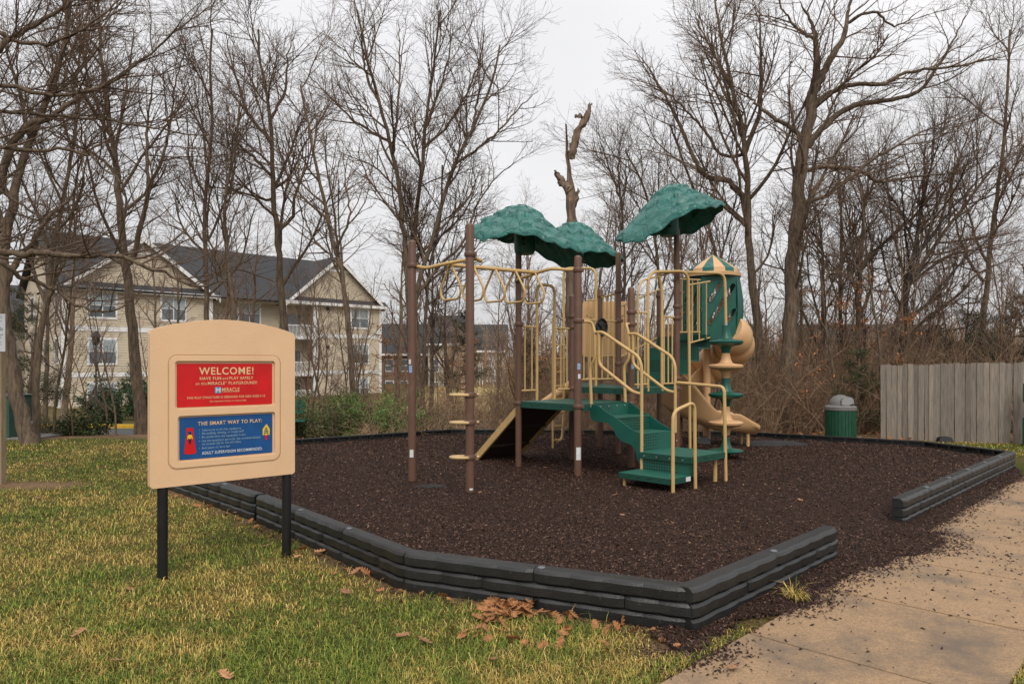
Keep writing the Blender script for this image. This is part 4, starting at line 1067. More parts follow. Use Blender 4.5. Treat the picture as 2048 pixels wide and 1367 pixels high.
mb.prism([(q[0][0], zb_), (q[1][0], zb_), (q[1][0], zt_), (q[0][0], zt_)], s3(0, 0, D_ + .002), SD, UP, SN * .001); mb.build('logo_square', mat('logo_blue', (.10, .28, .50), .4, .1, 9), sign)
xm = zp(548, 400)[0], zp(606, 400)[0]; lettering('M', xm[0], xm[1], zp(576, 503)[1], zp(576, 446)[1], M_letw, .02, D_ + .005)
TX('MIRACLE', 623, 832, 444, 488, M_let, .02); TX('RECREATION EQUIPMENT COMPANY', 623, 832, 491, 499, M_let, .02)
TX('THIS PLAY STRUCTURE IS DESIGNED FOR KIDS AGES 5-12', 205, 1138, 541, 568, M_let, .02)
TX('(See important notices on reverse side)', 478, 912, 588, 610, M_let, .0)
TX('THE SMART WAY TO PLAY:', 337, 1098, 832, 874, M_let, .03)
for s_, x0, x1, yt, yb, mm in (('\u2022  Take turns on all play equipment.', 350, 855, 924, 950, M_lett), ('\u2022  No pushing, shoving, or rough stuff.', 350, 888, 960, 988, M_lett), ('\u2022  Be careful when the equipment is wet.', 350, 910, 1002, 1030, M_lett),
                            ('\u2022  Use the equipment correctly. See recommendations', 350, 1082, 1040, 1068, M_lett), ('on reverse side for fun and safety.', 385, 855, 1086, 1112, M_lett), ('\u2022  And above all, have fun!', 350, 720, 1138, 1164, M_lett),):
    TX(s_, x0, x1, yt, yb, mm, .012)
TX('ADULT SUPERVISION RECOMMENDED.', 385, 1106, 1178, 1212, M_letw, .02)
def icon(pts, m, d=.002, th=.001, name='icon'):
    mb = MB(); mb.prism([zp(*p) for p in pts], s3(0, 0, D_ + d), SD, UP, SN * th); return mb.build(name, m, sign)
M_ye = mat('icon_yellow', (.72, .50, .03), .5, .05, 9); M_nv = mat('icon_navy', (.01, .015, .05), .5, .1, 9)
def circ(x, y, r, n=14, sy=1): return [(x + r * math.cos(2 * math.pi * k / n), y + r * sy * math.sin(2 * math.pi * k / n)) for k in range(n)]
icon([(195, 926), (285, 922), (287, 1010), (318, 1212), (300, 1232), (190, 1240), (168, 1222), (200, 1010)], M_red, name='slide_icon')
icon([(215, 965), (262, 962), (262, 1000), (215, 1003)], M_blue, .0035)
icon([(213, 1060), (207, 1052), (216, 1014), (228, 1004), (252, 1004), (266, 1014), (275, 1052), (266, 1058), (258, 1030), (256, 1052), (224, 1054), (222, 1030)], M_ye, .005)
icon(circ(240, 985, 15, sy=1.0), M_nv, .0065); icon([(224, 1054), (256, 1052), (254, 1090), (248, 1112), (232, 1112), (226, 1092)], M_nv, .0065)
icon([(1148, 880), (1158, 880), (1192, 935), (1190, 1004), (1176, 1008), (1172, 950), (1150, 915), (1126, 955), (1124, 1010), (1108, 1008), (1108, 938)], M_ye, name='climber_icon')
for yy in (940, 962, 984): icon([(1124, yy + 12), (1148, yy), (1174, yy + 9), (1174, yy + 15), (1148, yy + 7), (1124, yy + 19)], M_ye, .003)
icon([(1134, 990), (1162, 988), (1164, 1006), (1136, 1010)], M_ye, .004); icon([(1130, 1012), (1166, 1008), (1160, 1040), (1158, 1064), (1138, 1068), (1134, 1040)], M_red, .004)
for px_, yb_ in ((325, 1158), (573, 1112)):
    p = G(px_, yb_, 0); p = Vector((p.x, p.y, 0)) + SN * (-.0)
    mb = MB(); mb.lathe([(.044, -.2), (.044, 1.6)], (p.x, p.y, 0), 20); mb.build('post', M_black, sign, smooth=50)

# ------------------------------------------------------------------ rule sign at the left edge
q = G(4, 968, 0)
rs_ = thing('notice_sign', 'white notice sign on a weathered wooden post at the left edge of the lawn', 'sign', (q.x - .03, q.y, 0))
mb = MB(); mb.box(q.x - .10, q.x + .03, q.y - .06, q.y + .06, -.2, 2.66); mb.build('post', mat('tan_post_wood', (.22, .165, .10), .85, .2, 6, col2=(.36, .28, .18), bump=.4, bscale=40, stretch=(6, 6, .5)), rs_, bevel=.008)
sx0, sx1 = q.x - .42, q.x + .10; zt_, zb_ = EYE + (725 - 628) / 128., EYE + (725 - 703) / 128.
mb = MB(); mb.box(sx0, sx1, q.y - .075, q.y - .065, zb_, zt_); mb.build('sign_plate', mat('sign_white', (.62, .64, .68), .4, .04, 5), rs_, bevel=.003)
M_gt = mat('grey_lettering', (.12, .16, .17), .6, .1, 9)
for s_, z, h, w_ in (('n Condo', .56, .065, .22), ('ILE"', .36, .065, .13)):
    zz = zb_ + (zt_ - zb_) * z
    lettering(s_, sx1 - w_ - .03, sx1 - .03, zz, zz + h * .9, M_gt, .02, M4=lambda a, b, y=q.y - .077: Vector((a, y, b)), parent=rs_)
mb = MB()
for z in (.93, .88, .80, .24, .18): zz = zb_ + (zt_ - zb_) * z; mb.box(sx0 + .05, sx1 - .05, q.y - .0765, q.y - .0755, zz, zz + .012)
mb.build('ruled_line', mat('pale_line', (.38, .40, .42), .6, .1, 9), rs_)
mb = MB(); mb.tube([(q.x - .03, q.y - .08, zb_ + .04), (q.x - .03, q.y - .074, zb_ + .04)], .012, 8); mb.tube([(q.x - .03, q.y - .08, zt_ - .04), (q.x - .03, q.y - .074, zt_ - .04)], .012, 8); mb.build('bolt', M_dark, rs_)

# ------------------------------------------------------------------ utility box, bench, trash can, fence
q = G(38, 875, 0)
ub = thing('utility_box', 'green metal utility box at the left behind the notice sign', 'utility box', (q.x - .5, 18.1, 0))
M_ub = mat('utility_green', (.035, .085, .065), .5, .1, 3)
mb = MB(); mb.box(q.x - 1.2, q.x, 18.0, 19.0, .04, 1.05); cab = mb.build('cabinet', M_ub, ub, bevel=.02)
mb = MB(); mb.box(q.x - 1.23, q.x + .03, 17.97, 19.03, 1.05, 1.09); mb.build('lid', M_ub, ub, bevel=.01)
mb = MB(); mb.box(q.x - 1.3, q.x + .7, 17.85, 19.2, -.1, .04); mb.build('pad', mat('pad_concrete', (.16, .155, .15), .8, .1, 3), ub, bevel=.01)
for k in range(1): mb = MB(); mb.box(q.x - .62, q.x - .60, 17.985, 18.0, .06, 1.03); mb.build('door_seam', M_dark, ub)
mk = thing('marker_post', 'short yellow and white marker post beside the green utility box', 'marker post', (q.x + .16, 18.6, 0))
mb = MB(); mb.tube([(q.x + .16, 18.6, 0), (q.x + .16, 18.6, .30)], .045, 10); mb.build('post', M_yellow, mk)
mb = MB(); mb.tube([(q.x + .16, 18.6, .30), (q.x + .16, 18.6, .40)], .046, 10); mb.build('cap', M_white, mk)

bx = (612 - 1024) / 80.
bench = thing('park_bench', 'dark green park bench behind the far pit border, partly hidden by the welcome board', 'bench', (bx - .9, 18.1, 0))
M_bg = mat('bench_green', (.012, .095, .065), .45, .15, 6)
for k in range(4): mb = MB(); mb.box(bx - 1.8, bx, 18.0 + .115 * k, 18.1 + .115 * k, .43, .465); mb.build('seat_slat', M_bg, bench, bevel=.006)
for k in range(3): mb = MB(); mb.box(bx - 1.8, bx - .12, 18.50 + .03 * k, 18.53 + .03 * k, .60 + .125 * k, .71 + .125 * k); mb.build('back_slat', M_bg, bench, bevel=.006)
for x_ in (bx - 1.6, bx - .3):
    mb = MB(); mb.box(x_ - .025, x_ + .025, 18.05, 18.5, .38, .43); mb.box(x_ - .03, x_ + .03, 18.22, 18.30, -.1, .40); mb.obox((x_, 18.53, .66), (.02, 0, 0), (0, .02, .0), (0, .05, .30)); mb.build('leg', M_black, bench)

tcx_ = G(1681, 884, 0)
can = thing('trash_can', 'round green slatted trash can with a grey dome lid beside the wooden fence', 'trash can', (tcx_.x, tcx_.y, 0))
M_can = mat('can_green', (.008, .062, .032), .5, .3, 9, dirt=((.03, .10, .06), 6, .62)); M_lid = mat('lid_grey', (.15, .145, .138), .5, .12, 6)
c_ = (tcx_.x, tcx_.y, 0)
mb = MB(); mb.lathe([(.33, -.02), (.335, .77), (.30, .77)], c_, 36); body = mb.build('body', M_can, can, smooth=50)
for k in range(28):
    t = 2 * math.pi * k / 28; p = Vector((c_[0] + .338 * math.cos(t), c_[1] + .338 * math.sin(t), .38)); e = Vector((-math.sin(t), math.cos(t), 0)); r = Vector((math.cos(t), math.sin(t), 0))
    mb = MB(); mb.obox(p, e * .033, r * .006, Vector((0, 0, .385))); mb.build('slat', M_can, body)
mb = MB(); mb.lathe([(.33, .77), (.36, .775), (.36, .85), (.335, .875), (.27, .89), (.26, .90)], c_, 36); lid = mb.build('lid_rim', M_lid, can, smooth=40)
# dome with an opening with flap facing the pit
prof = [(.265 * math.cos(t), .89 + .25 * math.sin(t)) for t in [math.pi / 2 * k / 8 for k in range(9)]]
mb = MB(); mb.lathe(prof, c_, 36); dome = mb.build('dome_lid', M_lid, can, smooth=60)
fl = [(-.15, .0), (.15, .0), (.145, .10), (.11, .155), (.05, .18), (-.05, .18), (-.11, .155), (-.145, .10)]
ux = Vector((1, .12, 0)).normalized(); nn2 = Vector((.12, -1, 0)).normalized()
fo = Vector(c_) + Vector((0.03, 0, .905)) + nn2 * .255
mb = MB(); mb.prism([(a * 1.13, b * 1.10 - .008) for a, b in fl], fo - nn2 * .06, ux, UP, nn2 * .055); mb.build('flap_hood', M_lid, can, bevel=.01)
mb = MB(); mb.prism(fl, fo, ux, (UP - nn2 * -.0), nn2 * .006); mb.build('flap', mat('flap_grey', (.27, .275, .28), .35, .1, 6), can, bevel=.004)
mb = MB(); mb.prism([(.03, .002), (.14, .002), (.14, .035)], fo + nn2 * .008, ux, UP, nn2 * .004); mb.build('opening', M_dark, can)

fA = Vector((9.2, 18.1, 0)); fB = Vector((11.9, 17.0, 0)); fd = (fB - fA).normalized(); fn = Vector((fd.y, -fd.x, 0))
fence = thing('wooden_fence', 'weathered grey board fence at the right edge behind the pit', 'fence', tuple(fA))
rf = random.Random(9); s_ = 0; k = 0
while s_ < 6.3:
    w = rf.choice([.095, .14, .14, .12, .095]); h = 1.84 + .07 * min(1, s_ / 3) + rf.uniform(-.015, .02); gap = rf.uniform(.003, .008)
    if 2.62 < s_ < 2.70: gap = .03
    zb = -.02 + rf.uniform(-.01, .02); dz = .018 if k % 2 else 0
    p = fA + fd * (s_ + w / 2) + fn * (dz + rf.uniform(0, .004)); tilt = rf.uniform(-.006, .006) + (.018 if 2.4 < s_ < 2.66 else 0)
    mb = MB(); hw = w / 2; cc = .02
    mb.prism([(-hw + tilt * -2, zb), (hw + tilt * -2, zb), (hw + tilt * 1, h - cc), (hw - cc, h), (-hw + cc, h), (-hw, h - cc)], p, fd, UP, fn * .017)
    mb.build('board', M_fence, fence); s_ += w + gap; k += 1
for z in (.35, 1.5): mb = MB(); mb.obox(fA + fd * 3.15 - fn * .03 + Vector((0, 0, z)), fd * 3.15, fn * .019, Vector((0, 0, .045))); mb.build('rail', M_fence, fence)
for k in range(3): mb = MB(); mb.obox(fA + fd * (.1 + 2.4 * k) - fn * .10 + Vector((0, 0, .9)), fd * .045, fn * .045, Vector((0, 0, .95))); mb.build('post', M_fence, fence)

# pet waste station at the right edge: green boxes on a post before the fence
q = Vector((11.55, 16.55, 0))
pw = thing('waste_station', 'green dispenser and bin on a post in front of the fence at the right edge', 'waste station', tuple(q))
mb = MB(); mb.box(q.x + .22, q.x + .28, q.y + .0, q.y + .05, -.1, 1.5); mb.build('post', M_bg, pw)
x0 = (2044 - 1024) / F_PX * q.y
mb = MB(); mb.box(x0, x0 + .40, q.y - .17, q.y - .02, 1.00, 1.43); dsp = mb.build('dispenser', M_bg, pw, bevel=.012)
mb = MB(); mb.box(x0 + .025, x0 + .19, q.y - .173, q.y - .1705, 1.30, 1.36); mb.build('label_plate', M_white, pw)
lettering('DOG', x0 + .03, x0 + .18, 1.17, 1.24, M_letw, .04, M4=lambda a, b, y=q.y - .173: Vector((a, y, b)), parent=pw)
mb = MB(); mb.box(x0 - .012, x0 + .36, q.y - .30, q.y - .02, .02, .66); mb.build('bin', M_bg, pw, bevel=.015)
# bait box and worn mats
q = G(1881, 878, .0); bb = thing('bait_box', 'small black bait box on the ground against the wooden fence', 'box', (10.35, 17.35, 0))
mb = MB(); mb.add([(-.17, -.1, 0), (.17, -.1, 0), (.17, .1, 0), (-.17, .1, 0), (-.14, -.07, .12), (.14, -.07, .12), (.14, .07, .12), (-.14, .07, .12)], [(0, 1, 2, 3), (4, 5, 6, 7), (0, 1, 5, 4), (1, 2, 6, 5), (2, 3, 7, 6), (3, 0, 4, 7)])
mb.v = [(a + 10.35, b + 17.35, c) for a, b, c in mb.v]; mb.build('shell', M_black, bb, bevel=.01)
mb = MB(); mb.box(10.25, 10.45, 17.29, 17.41, .121, .132); mb.build('lid', mat('black_plastic', (.015, .015, .016), .4), bb, bevel=.003)
def wear_mat(cx_, cy_, rx_, ry_, label, h=.05):
    o_ = thing('wear_mat', label, 'mat', (cx_, cy_, .2)); mb = MB(); n = 26; rr = random.Random(int(cx_ * 10))
    ol = [(cx_ + rx_ * math.cos(2 * math.pi * k / n) * rr.uniform(.85, 1.1), cy_ + ry_ * math.sin(2 * math.pi * k / n) * rr.uniform(.8, 1.1)) for k in range(n)]
    vs = [(cx_, cy_, .2 + h * 1.2)] + [(cx_ + (a - cx_) * .6, cy_ + (b - cy_) * .6, .2 + h) for a, b in ol] + [(a, b, .195) for a, b in ol]
    fs = [(0, 1 + k, 1 + (k + 1) % n) for k in range(n)] + [(1 + k, 1 + n + k, 1 + n + (k + 1) % n, 1 + (k + 1) % n) for k in range(n)]
    mb.add(vs, fs); mb.build('rubber_sheet', mat('mat_rubber', (.022, .020, .022), .8, .3, 12, bump=.4), o_, smooth=60)
q = G(1545, 887, .2); wear_mat(q.x, q.y, .75, .42, 'black rubber mat at the foot of the slide, half buried in mulch', .05)
q = G(862, 973, .2); wear_mat(q.x, q.y, .24, .05, 'small worn black rubber mat in the mulch below the overhead ladder', .03)
# ------------------------------------------------------------------ trees
def vnorm(a):
    l = math.sqrt(a[0] ** 2 + a[1] ** 2 + a[2] ** 2) or 1; return (a[0] / l, a[1] / l, a[2] / l)
def walk(p, d, L_, n, r0, r1, wig, up, r):
    pts = [p]; rad = [r0]; st = L_ / n
    for i in range(n):
        d = vnorm((d[0] + r.gauss(0, wig), d[1] + r.gauss(0, wig), d[2] + r.gauss(0, wig) + up))
        p = (p[0] + d[0] * st, p[1] + d[1] * st, p[2] + d[2] * st); pts.append(p); t = (i + 1) / n
        rad.append(r0 * (1 - t) + r1 * t)
    return pts, rad
def child_dir(d, ang, r, az=None):
    a = vnorm((d[1] - d[2] * .3, -d[0] + .1, d[2] * .2 + .05)); dot = a[0] * d[0] + a[1] * d[1] + a[2] * d[2]
    a = vnorm((a[0] - dot * d[0], a[1] - dot * d[1], a[2] - dot * d[2]))
    b = (d[1] * a[2] - d[2] * a[1], d[2] * a[0] - d[0] * a[2], d[0] * a[1] - d[1] * a[0])
    t = r.uniform(0, 2 * math.pi) if az is None else az
    s, c = math.sin(ang), math.cos(ang); ct, st = math.cos(t), math.sin(t)
    return tuple(d[i] * c + (a[i] * ct + b[i] * st) * s for i in range(3))
def resample(pts, n, r, wig):
    pts = [Vector(p) for p in pts]; seg = [(pts[i + 1] - pts[i]).length for i in range(len(pts) - 1)]; tot = sum(seg)
    out = []; 
    for k in range(n + 1):
        s = tot * k / n; i = 0
        while i < len(seg) - 1 and s > seg[i]: s -= seg[i]; i += 1
        p0 = pts[max(i - 1, 0)]; p1 = pts[i]; p2 = pts[i + 1]; p3 = pts[min(i + 2, len(pts) - 1)]; t = s / seg[i]
        p = .5 * ((2 * p1) + (p2 - p0) * t + (2 * p0 - 5 * p1 + 4 * p2 - p3) * t * t + (3 * p1 - p0 - 3 * p2 + p3) * t ** 3)
        out.append((p.x + r.gauss(0, wig), p.y + r.gauss(0, wig), p.z))
    return out, tot
def branches(parent, lev, r, Q, out, t0=None):
    """Q: per-level dict(n, ang, len, wig, up, seg)"""
    pts, rad, L_ = parent
    if lev > Q['levels']: return
    q = Q[lev]; k = len(pts) - 1
    n = q['n'] if not q.get('perlen') else max(1, int(q['n'] * L_ / q['perlen'] + r.random()))
    lo = q['t0'] if t0 is None else t0
    for i in range(n):
        t = lo + (1 - lo) * ((i + r.random()) / n) ** q.get('pw', .9)
        x = t * k; j = min(int(x), k - 1); f = x - j
        p = tuple(pts[j][a] * (1 - f) + pts[j + 1][a] * f for a in range(3)); pr = rad[j] * (1 - f) + rad[j + 1] * f
        d = vnorm(tuple(pts[j + 1][a] - pts[j][a] for a in range(3)))
        cd = child_dir(d, math.radians(r.gauss(*q['ang'])), r)
        if cd[2] < -.2: cd = (cd[0], cd[1], -cd[2] * .4)
        cl = q['len'] * r.uniform(.55, 1.15) * (1.15 - .65 * t) * Q.get('sc', 1)
        cr = min(pr * .68, q['r'] * r.uniform(.75, 1.2))
        cp, crd = walk(p, cd, cl, q['seg'], cr, max(cr * .35, Q['rmin'] * .6), q['wig'], q['up'], r)
        out[lev].append((cp, crd)); branches((cp, crd, cl), lev + 1, r, Q, out)
def tube_arrays(brs, sides):
    """group polylines by point count, return verts, quads"""
    V = []; Fs = []; off = 0; groups = {}
    for p, rd in brs: groups.setdefault(len(p), []).append((p, rd))
    for k, g in groups.items():
        Pp = np.array([x[0] for x in g], float); R = np.array([x[1] for x in g], float); n = len(g)
        d = np.gradient(Pp, axis=1) if k > 2 else np.repeat((Pp[:, 1:] - Pp[:, :1]), 2, axis=1)
        d /= np.linalg.norm(d, axis=-1, keepdims=True) + 1e-9
        m = Pp[:, -1] - Pp[:, 0]; m /= np.linalg.norm(m, axis=-1, keepdims=True) + 1e-9
        h = np.where(np.abs(m[:, 2:3]) < .8, np.array([[0, 0, 1.]]), np.array([[1., 0, 0]]))[:, None, :]
        a = np.cross(d, h); a /= np.linalg.norm(a, axis=-1, keepdims=True) + 1e-9; b = np.cross(d, a)
        th = 2 * np.pi * np.arange(sides) / sides
        v = Pp[:, :, None, :] + R[:, :, None, None] * (a[:, :, None, :] * np.cos(th)[None, None, :, None] + b[:, :, None, :] * np.sin(th)[None, None, :, None])
        V.append(v.reshape(-1, 3))
        i = np.arange(n)[:, None, None] * k * sides + np.arange(k - 1)[None, :, None] * sides; j = np.arange(sides)[None, None, :]; j2 = (j + 1) % sides
        q = np.stack([i + j, i + j2, i + sides + j2, i + sides + j], -1).reshape(-1, 4) + off
        Fs.append(q); off += n * k * sides
    return np.concatenate(V), np.concatenate(Fs)
def tube_mesh(name, groups, m):
    V = []; F = []; o = 0
    for brs, sides in groups:
        if not brs: continue
        v, f = tube_arrays(brs, sides); V.append(v); F.append(f + o); o += len(v)
    return np_mesh(name, np.concatenate(V), np.concatenate(F), m, True)
QT = dict(levels=4, rmin=.0055, sc=1.0)
QT[1] = dict(n=15, ang=(42, 9), len=4.6, wig=.09, up=.10, seg=9, t0=.34, r=.055)
QT[2] = dict(n=9, ang=(40, 12), len=2.1, wig=.13, up=.06, seg=5, t0=.18, r=.022)
QT[3] = dict(n=7, ang=(42, 14), len=1.0, wig=.16, up=.03, seg=4, t0=.12, r=.0105)
QT[4] = dict(n=3.2, ang=(42, 16), len=.50, wig=.18, up=.0, seg=1, t0=.15, r=.0062, perlen=.9)
def Qmod(**kw):
    q = {k: (dict(v) if isinstance(v, dict) else v) for k, v in QT.items()}
    for k, v in kw.items():
        if k[0] == 'L': q[int(k[1])].update(v)
        else: q[k] = v
    return q
def build_tree(seed, trunk, r0, r1, limbs, Q, name, label=None, bark=None, group=None, flare=1.28, cat='tree', loc=None, mind=0, limb_t0=.12, keep=None):
    r = random.Random(seed); base = Vector(trunk[0]) if loc is None else Vector(loc)
    tp, L_ = resample([Vector(p) - base for p in trunk], max(10, 4 * len(trunk)), r, r0 * .10)
    k = len(tp) - 1
    rad = [(r0 * (1 - i / k) ** 1.05 + r1 * (1 - (1 - i / k) ** 1.05)) * (1 + (flare - 1) * math.exp(-i / k * L_ / .35)) * r.uniform(.96, 1.04) for i in range(k + 1)]
    out = {1: [], 2: [], 3: [], 4: []}
    explicit = []
    joints = [Vector(p) for p in tp]
    for pts, rl_ in limbs:
        s_ = Vector(pts[0]) - base; nj = min(joints, key=lambda q: (q - s_).length + max(0, q.z - s_.z) * .5)
        if 0.02 < (nj - s_).length < 1.4: pts = [nj + base] + list(pts if (nj - s_).length > .25 else pts[1:])
        lp, ll = resample([Vector(p) - base for p in pts], max(10, 5 * len(pts)), r, .01)
        rd = [(rl_ * (1 - i / (len(lp) - 1)) ** .8 + .006) * r.uniform(.92, 1.08) for i in range(len(lp))]
        lp = [lp[0]] + [(a_ + r.gauss(0, .014), b_ + r.gauss(0, .014), c_ + r.gauss(0, .014)) for a_, b_, c_ in lp[1:]]; explicit.append((lp, rd)); joints += [Vector(p) for p in lp]; 
        Ql = dict(Q); q2 = dict(Q[2]); q2['n'] = max(6, int(q2['n'] * ll / 3.6)); q2['len'] = q2['len'] * 1.15; Ql[2] = q2
        branches((lp, rd, ll), 2, r, Ql, out, t0=limb_t0)
    branches((tp, rad, L_), 1, r, Q, out)
    root = thing(name, label or '', cat, tuple(base), group)
    big = Q.get('big', 10)
    me = tube_mesh('trunk', [([(tp, rad)], 12), (explicit, 8), (out[1], 6)], bark or M_bark); t_ = link('trunk', me, root)
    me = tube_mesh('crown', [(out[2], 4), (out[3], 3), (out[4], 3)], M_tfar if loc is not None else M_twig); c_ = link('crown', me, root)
    build_tree.tris = getattr(build_tree, 'tris', 0) + sum(len(p.data.polygons) * 2 for p in (t_, c_))
    return root
def PX(lst, Y, seed=0, dy=.0):
    r = random.Random(seed); yy = Y; o = []
    for i, (a, b) in enumerate(lst):
        o.append(P(a, b, yy)); yy += r.uniform(-dy, dy)
    return o
def ground_pt(px, Y): 
    x = (px - 1024) * Y / F_PX; return Vector((x, Y, float(terr(x, Y)) - .1))
def hero(seed, Y, base_px, pts, w, limbs, label, Q=None, bark=None, dy=.25, r1=.03, name='bare_tree', **kw):
    base = ground_pt(base_px, Y); w *= .88; trunk = [base] + PX(pts, Y, seed, 0)
    lm = [(PX(l, Y, seed * 7 + i, dy), wl * .80 / F_PX * Y / 2) for i, (l, wl) in enumerate(limbs)]
    return build_tree(seed, trunk, w / F_PX * Y / 2, r1, lm, Q or QT, name, label, bark, **kw)
S = 1 / 2.071
def z1(*p): return [(a * S, b * S) for a, b in p]
def z2(*p): return [(580 + a / 1.59, b / 1.59) for a, b in p]
def z3(*p): return [(1200 + a / 1.709, b / 1.709) for a, b in p]
Qn = Qmod(L1=dict(n=9)); Qf = Qmod(L1=dict(n=10, len=3.8), L4=dict(n=2.4))
hero(11, 17, 62, [(35, 795), (14, 680), (6, 560), (14, 470), (34, 360), (70, 255), (120, 120), (150, -60)], 34, [(z1((20, 1200), (60, 1100), (130, 1010), (200, 900), (290, 820), (360, 700)), 16), ([(14, 470), (-20, 380), (-40, 250)], 20), (z1((0, 780), (40, 620), (120, 520), (220, 480), (330, 400), (450, 340), (560, 300)), 22)], 'thick leaning bare tree at the left edge beside the utility box', Q=Qn)
hero(12, 17.6, 72, [(75, 700), (95, 600), (103, 515), (118, 440), (140, 330), (160, 190)], 17, [([(95, 600), (60, 520), (30, 440), (10, 380)], 8)], 'slim dark bare tree just right of the thick leaning one', Q=Qf)
hero(13, 22, 285, [(272, 740), (262, 640), (252, 530), (241, 440), (232, 330), (216, 230), (203, 120), (196, -20)], 27, [([(266, 520), (282, 450), (296, 380), (293, 270), (310, 130)], 14), ([(236, 360), (200, 315), (150, 290), (110, 270), (60, 240)], 8), ([(226, 290), (250, 190), (270, 60)], 8), ([(296, 380), (330, 300), (350, 180), (380, 60)], 8)], 'tall straight bare tree in front of the left gable of the house', Q=QT)
hero(34, 20, 480, [(478, 760), (470, 640), (455, 520), (450, 400), (470, 300), (480, 200)], 11, [], 'thin bare tree directly behind the welcome board', Q=Qf)
hero(14, 22.5, 420, [(415, 740), (413, 600), (410, 480), (412, 380), (424, 260), (421, 130), (425, 60)], 14, [([(412, 480), (440, 430), (470, 330), (468, 220)], 6), ([(413, 400), (380, 320), (372, 230)], 6)], 'slender bare tree between the two gables of the house', Q=Qf)
hero(15, 22, 588, [(575, 740), (567, 640), (556, 480), (547, 400), (545, 300), (535, 200), (520, 120), (517, 60)], 22, [(z1((1165, 960), (1210, 900), (1225, 800), (1270, 700), (1300, 560)), 9), (z1((1140, 840), (1040, 810), (950, 780), (910, 740)), 7), (z1((1130, 740), (1060, 660), (960, 560), (950, 440)), 8), (z1((1145, 770), (1200, 730), (1260, 600), (1330, 480)), 7), (z1((1125, 580), (1030, 470), (980, 330), (930, 130)), 9), (z1((1130, 480), (1180, 380), (1190, 230), (1220, 150)), 8)], 'tall bare tree behind the right side of the welcome board', Q=Qf)
hero(16, 21, 712, [(703, 740), (695, 640), (683, 540), (664, 480), (648, 400), (632, 330), (615, 240), (600, 170)], 15, [([(683, 540), (660, 510), (630, 480), (606, 430), (590, 380)], 6), ([(670, 500), (700, 430), (690, 360), (700, 300)], 6)], 'crooked thin bare tree before the right gable of the house', Q=Qf)
hero(17, 24, 828, [(823, 740), (819, 629), (810, 490), (794, 352), (769, 239), (735, 120), (715, 20)], 19, [(z2((300, 450), (200, 380), (110, 290), (40, 220)), 7), (z2((345, 600), (280, 540), (200, 500), (150, 480)), 5), (z2((320, 480), (340, 350), (350, 200), (345, 60)), 7), (z2((270, 330), (240, 230), (230, 100), (240, 0)), 7)], 'left stem of the tall bare tree group behind the overhead ladder', Q=Qf)
hero(18, 24.4, 832, [(828, 640), (826, 500), (843, 350), (851, 250), (868, 130), (880, 20)], 16, [(z2((425, 470), (500, 400), (560, 300), (600, 200), (610, 100)), 7), (z2((430, 400), (470, 300), (500, 200), (520, 60)), 7)], 'middle stem of the tall bare tree group behind the overhead ladder', Q=Qf)
hero(19, 23.6, 838, [(834, 700), (832, 590), (865, 478), (905, 340), (948, 250), (985, 160), (1000, 90)], 16, [(z2((400, 950), (470, 850), (550, 770), (590, 660), (660, 560), (740, 500)), 8), (z2((540, 520), (600, 470), (680, 400), (740, 330), (790, 290)), 7), (z2((590, 400), (600, 300), (640, 200), (700, 150)), 6), (z2((560, 460), (540, 350), (560, 240)), 5)], 'right leaning stem of the tall bare tree group behind the overhead ladder', Q=Qf)
hero(20, 25, 845, [(847, 740), (852, 620), (860, 530), (880, 440), (885, 330)], 11, [], 'straight young bare tree right of the tall stems behind the overhead ladder', Q=Qf)
hero(21, 22, 1525, [(1524, 760), (1513, 640), (1500, 520), (1496, 420), (1490, 304), (1475, 220), (1450, 110), (1430, 0)], 25, [(z3((495, 700), (440, 620), (360, 600), (320, 540), (270, 420), (200, 290), (130, 180)), 15), (z3((495, 770), (430, 710), (410, 680), (350, 650)), 11), (z3((500, 520), (545, 380), (550, 200), (545, 0)), 13), (z3((470, 480), (430, 330), (370, 200), (300, 60)), 9), (z3((415, 530), (360, 450), (270, 350), (180, 290), (100, 270)), 8)], 'large spreading bare tree directly behind the spiral slide', Q=QT)
hero(22, 20.5, 1572, [(1575, 760), (1580, 640), (1585, 520), (1596, 400), (1606, 310), (1622, 220), (1632, 170)], 38, [(z3((735, 290), (740, 170), (725, 80), (680, 0)), 19), (z3((740, 290), (790, 200), (830, 130), (850, 40), (870, -60)), 20), (z3((710, 500), (760, 440), (830, 380), (900, 355), (1050, 330), (1110, 290), (1180, 190), (1250, 50)), 17), (z3((740, 370), (800, 310), (880, 290), (970, 285), (1060, 245), (1200, 230), (1400, 190)), 12), (z3((690, 480), (640, 430), (560, 380), (510, 330), (450, 290)), 13), (z3((700, 590), (760, 570), (840, 575), (900, 590), (960, 620), (1100, 600), (1250, 590)), 12), (z3((690, 700), (770, 670), (850, 610), (960, 530), (1100, 450), (1250, 400)), 9), (z3((725, 130), (690, 110), (640, 60), (600, -20)), 8), (z3((850, 60), (930, 40), (1010, 90), (1100, 30)), 8)], 'biggest bare tree with a thick trunk and wide limbs, right of the spiral slide', Q=Qmod(L1=dict(n=8)), r1=.14)
hero(23, 23, 1722, [(1722, 760), (1716, 644), (1723, 515), (1727, 410), (1715, 340)], 17, [(z3((900, 900), (970, 830), (1060, 750), (1160, 640), (1300, 520)), 10), (z3((895, 700), (950, 600), (960, 540)), 6)], 'bare tree with forked top and rusty leaves left of the wooden fence', Q=Qf)
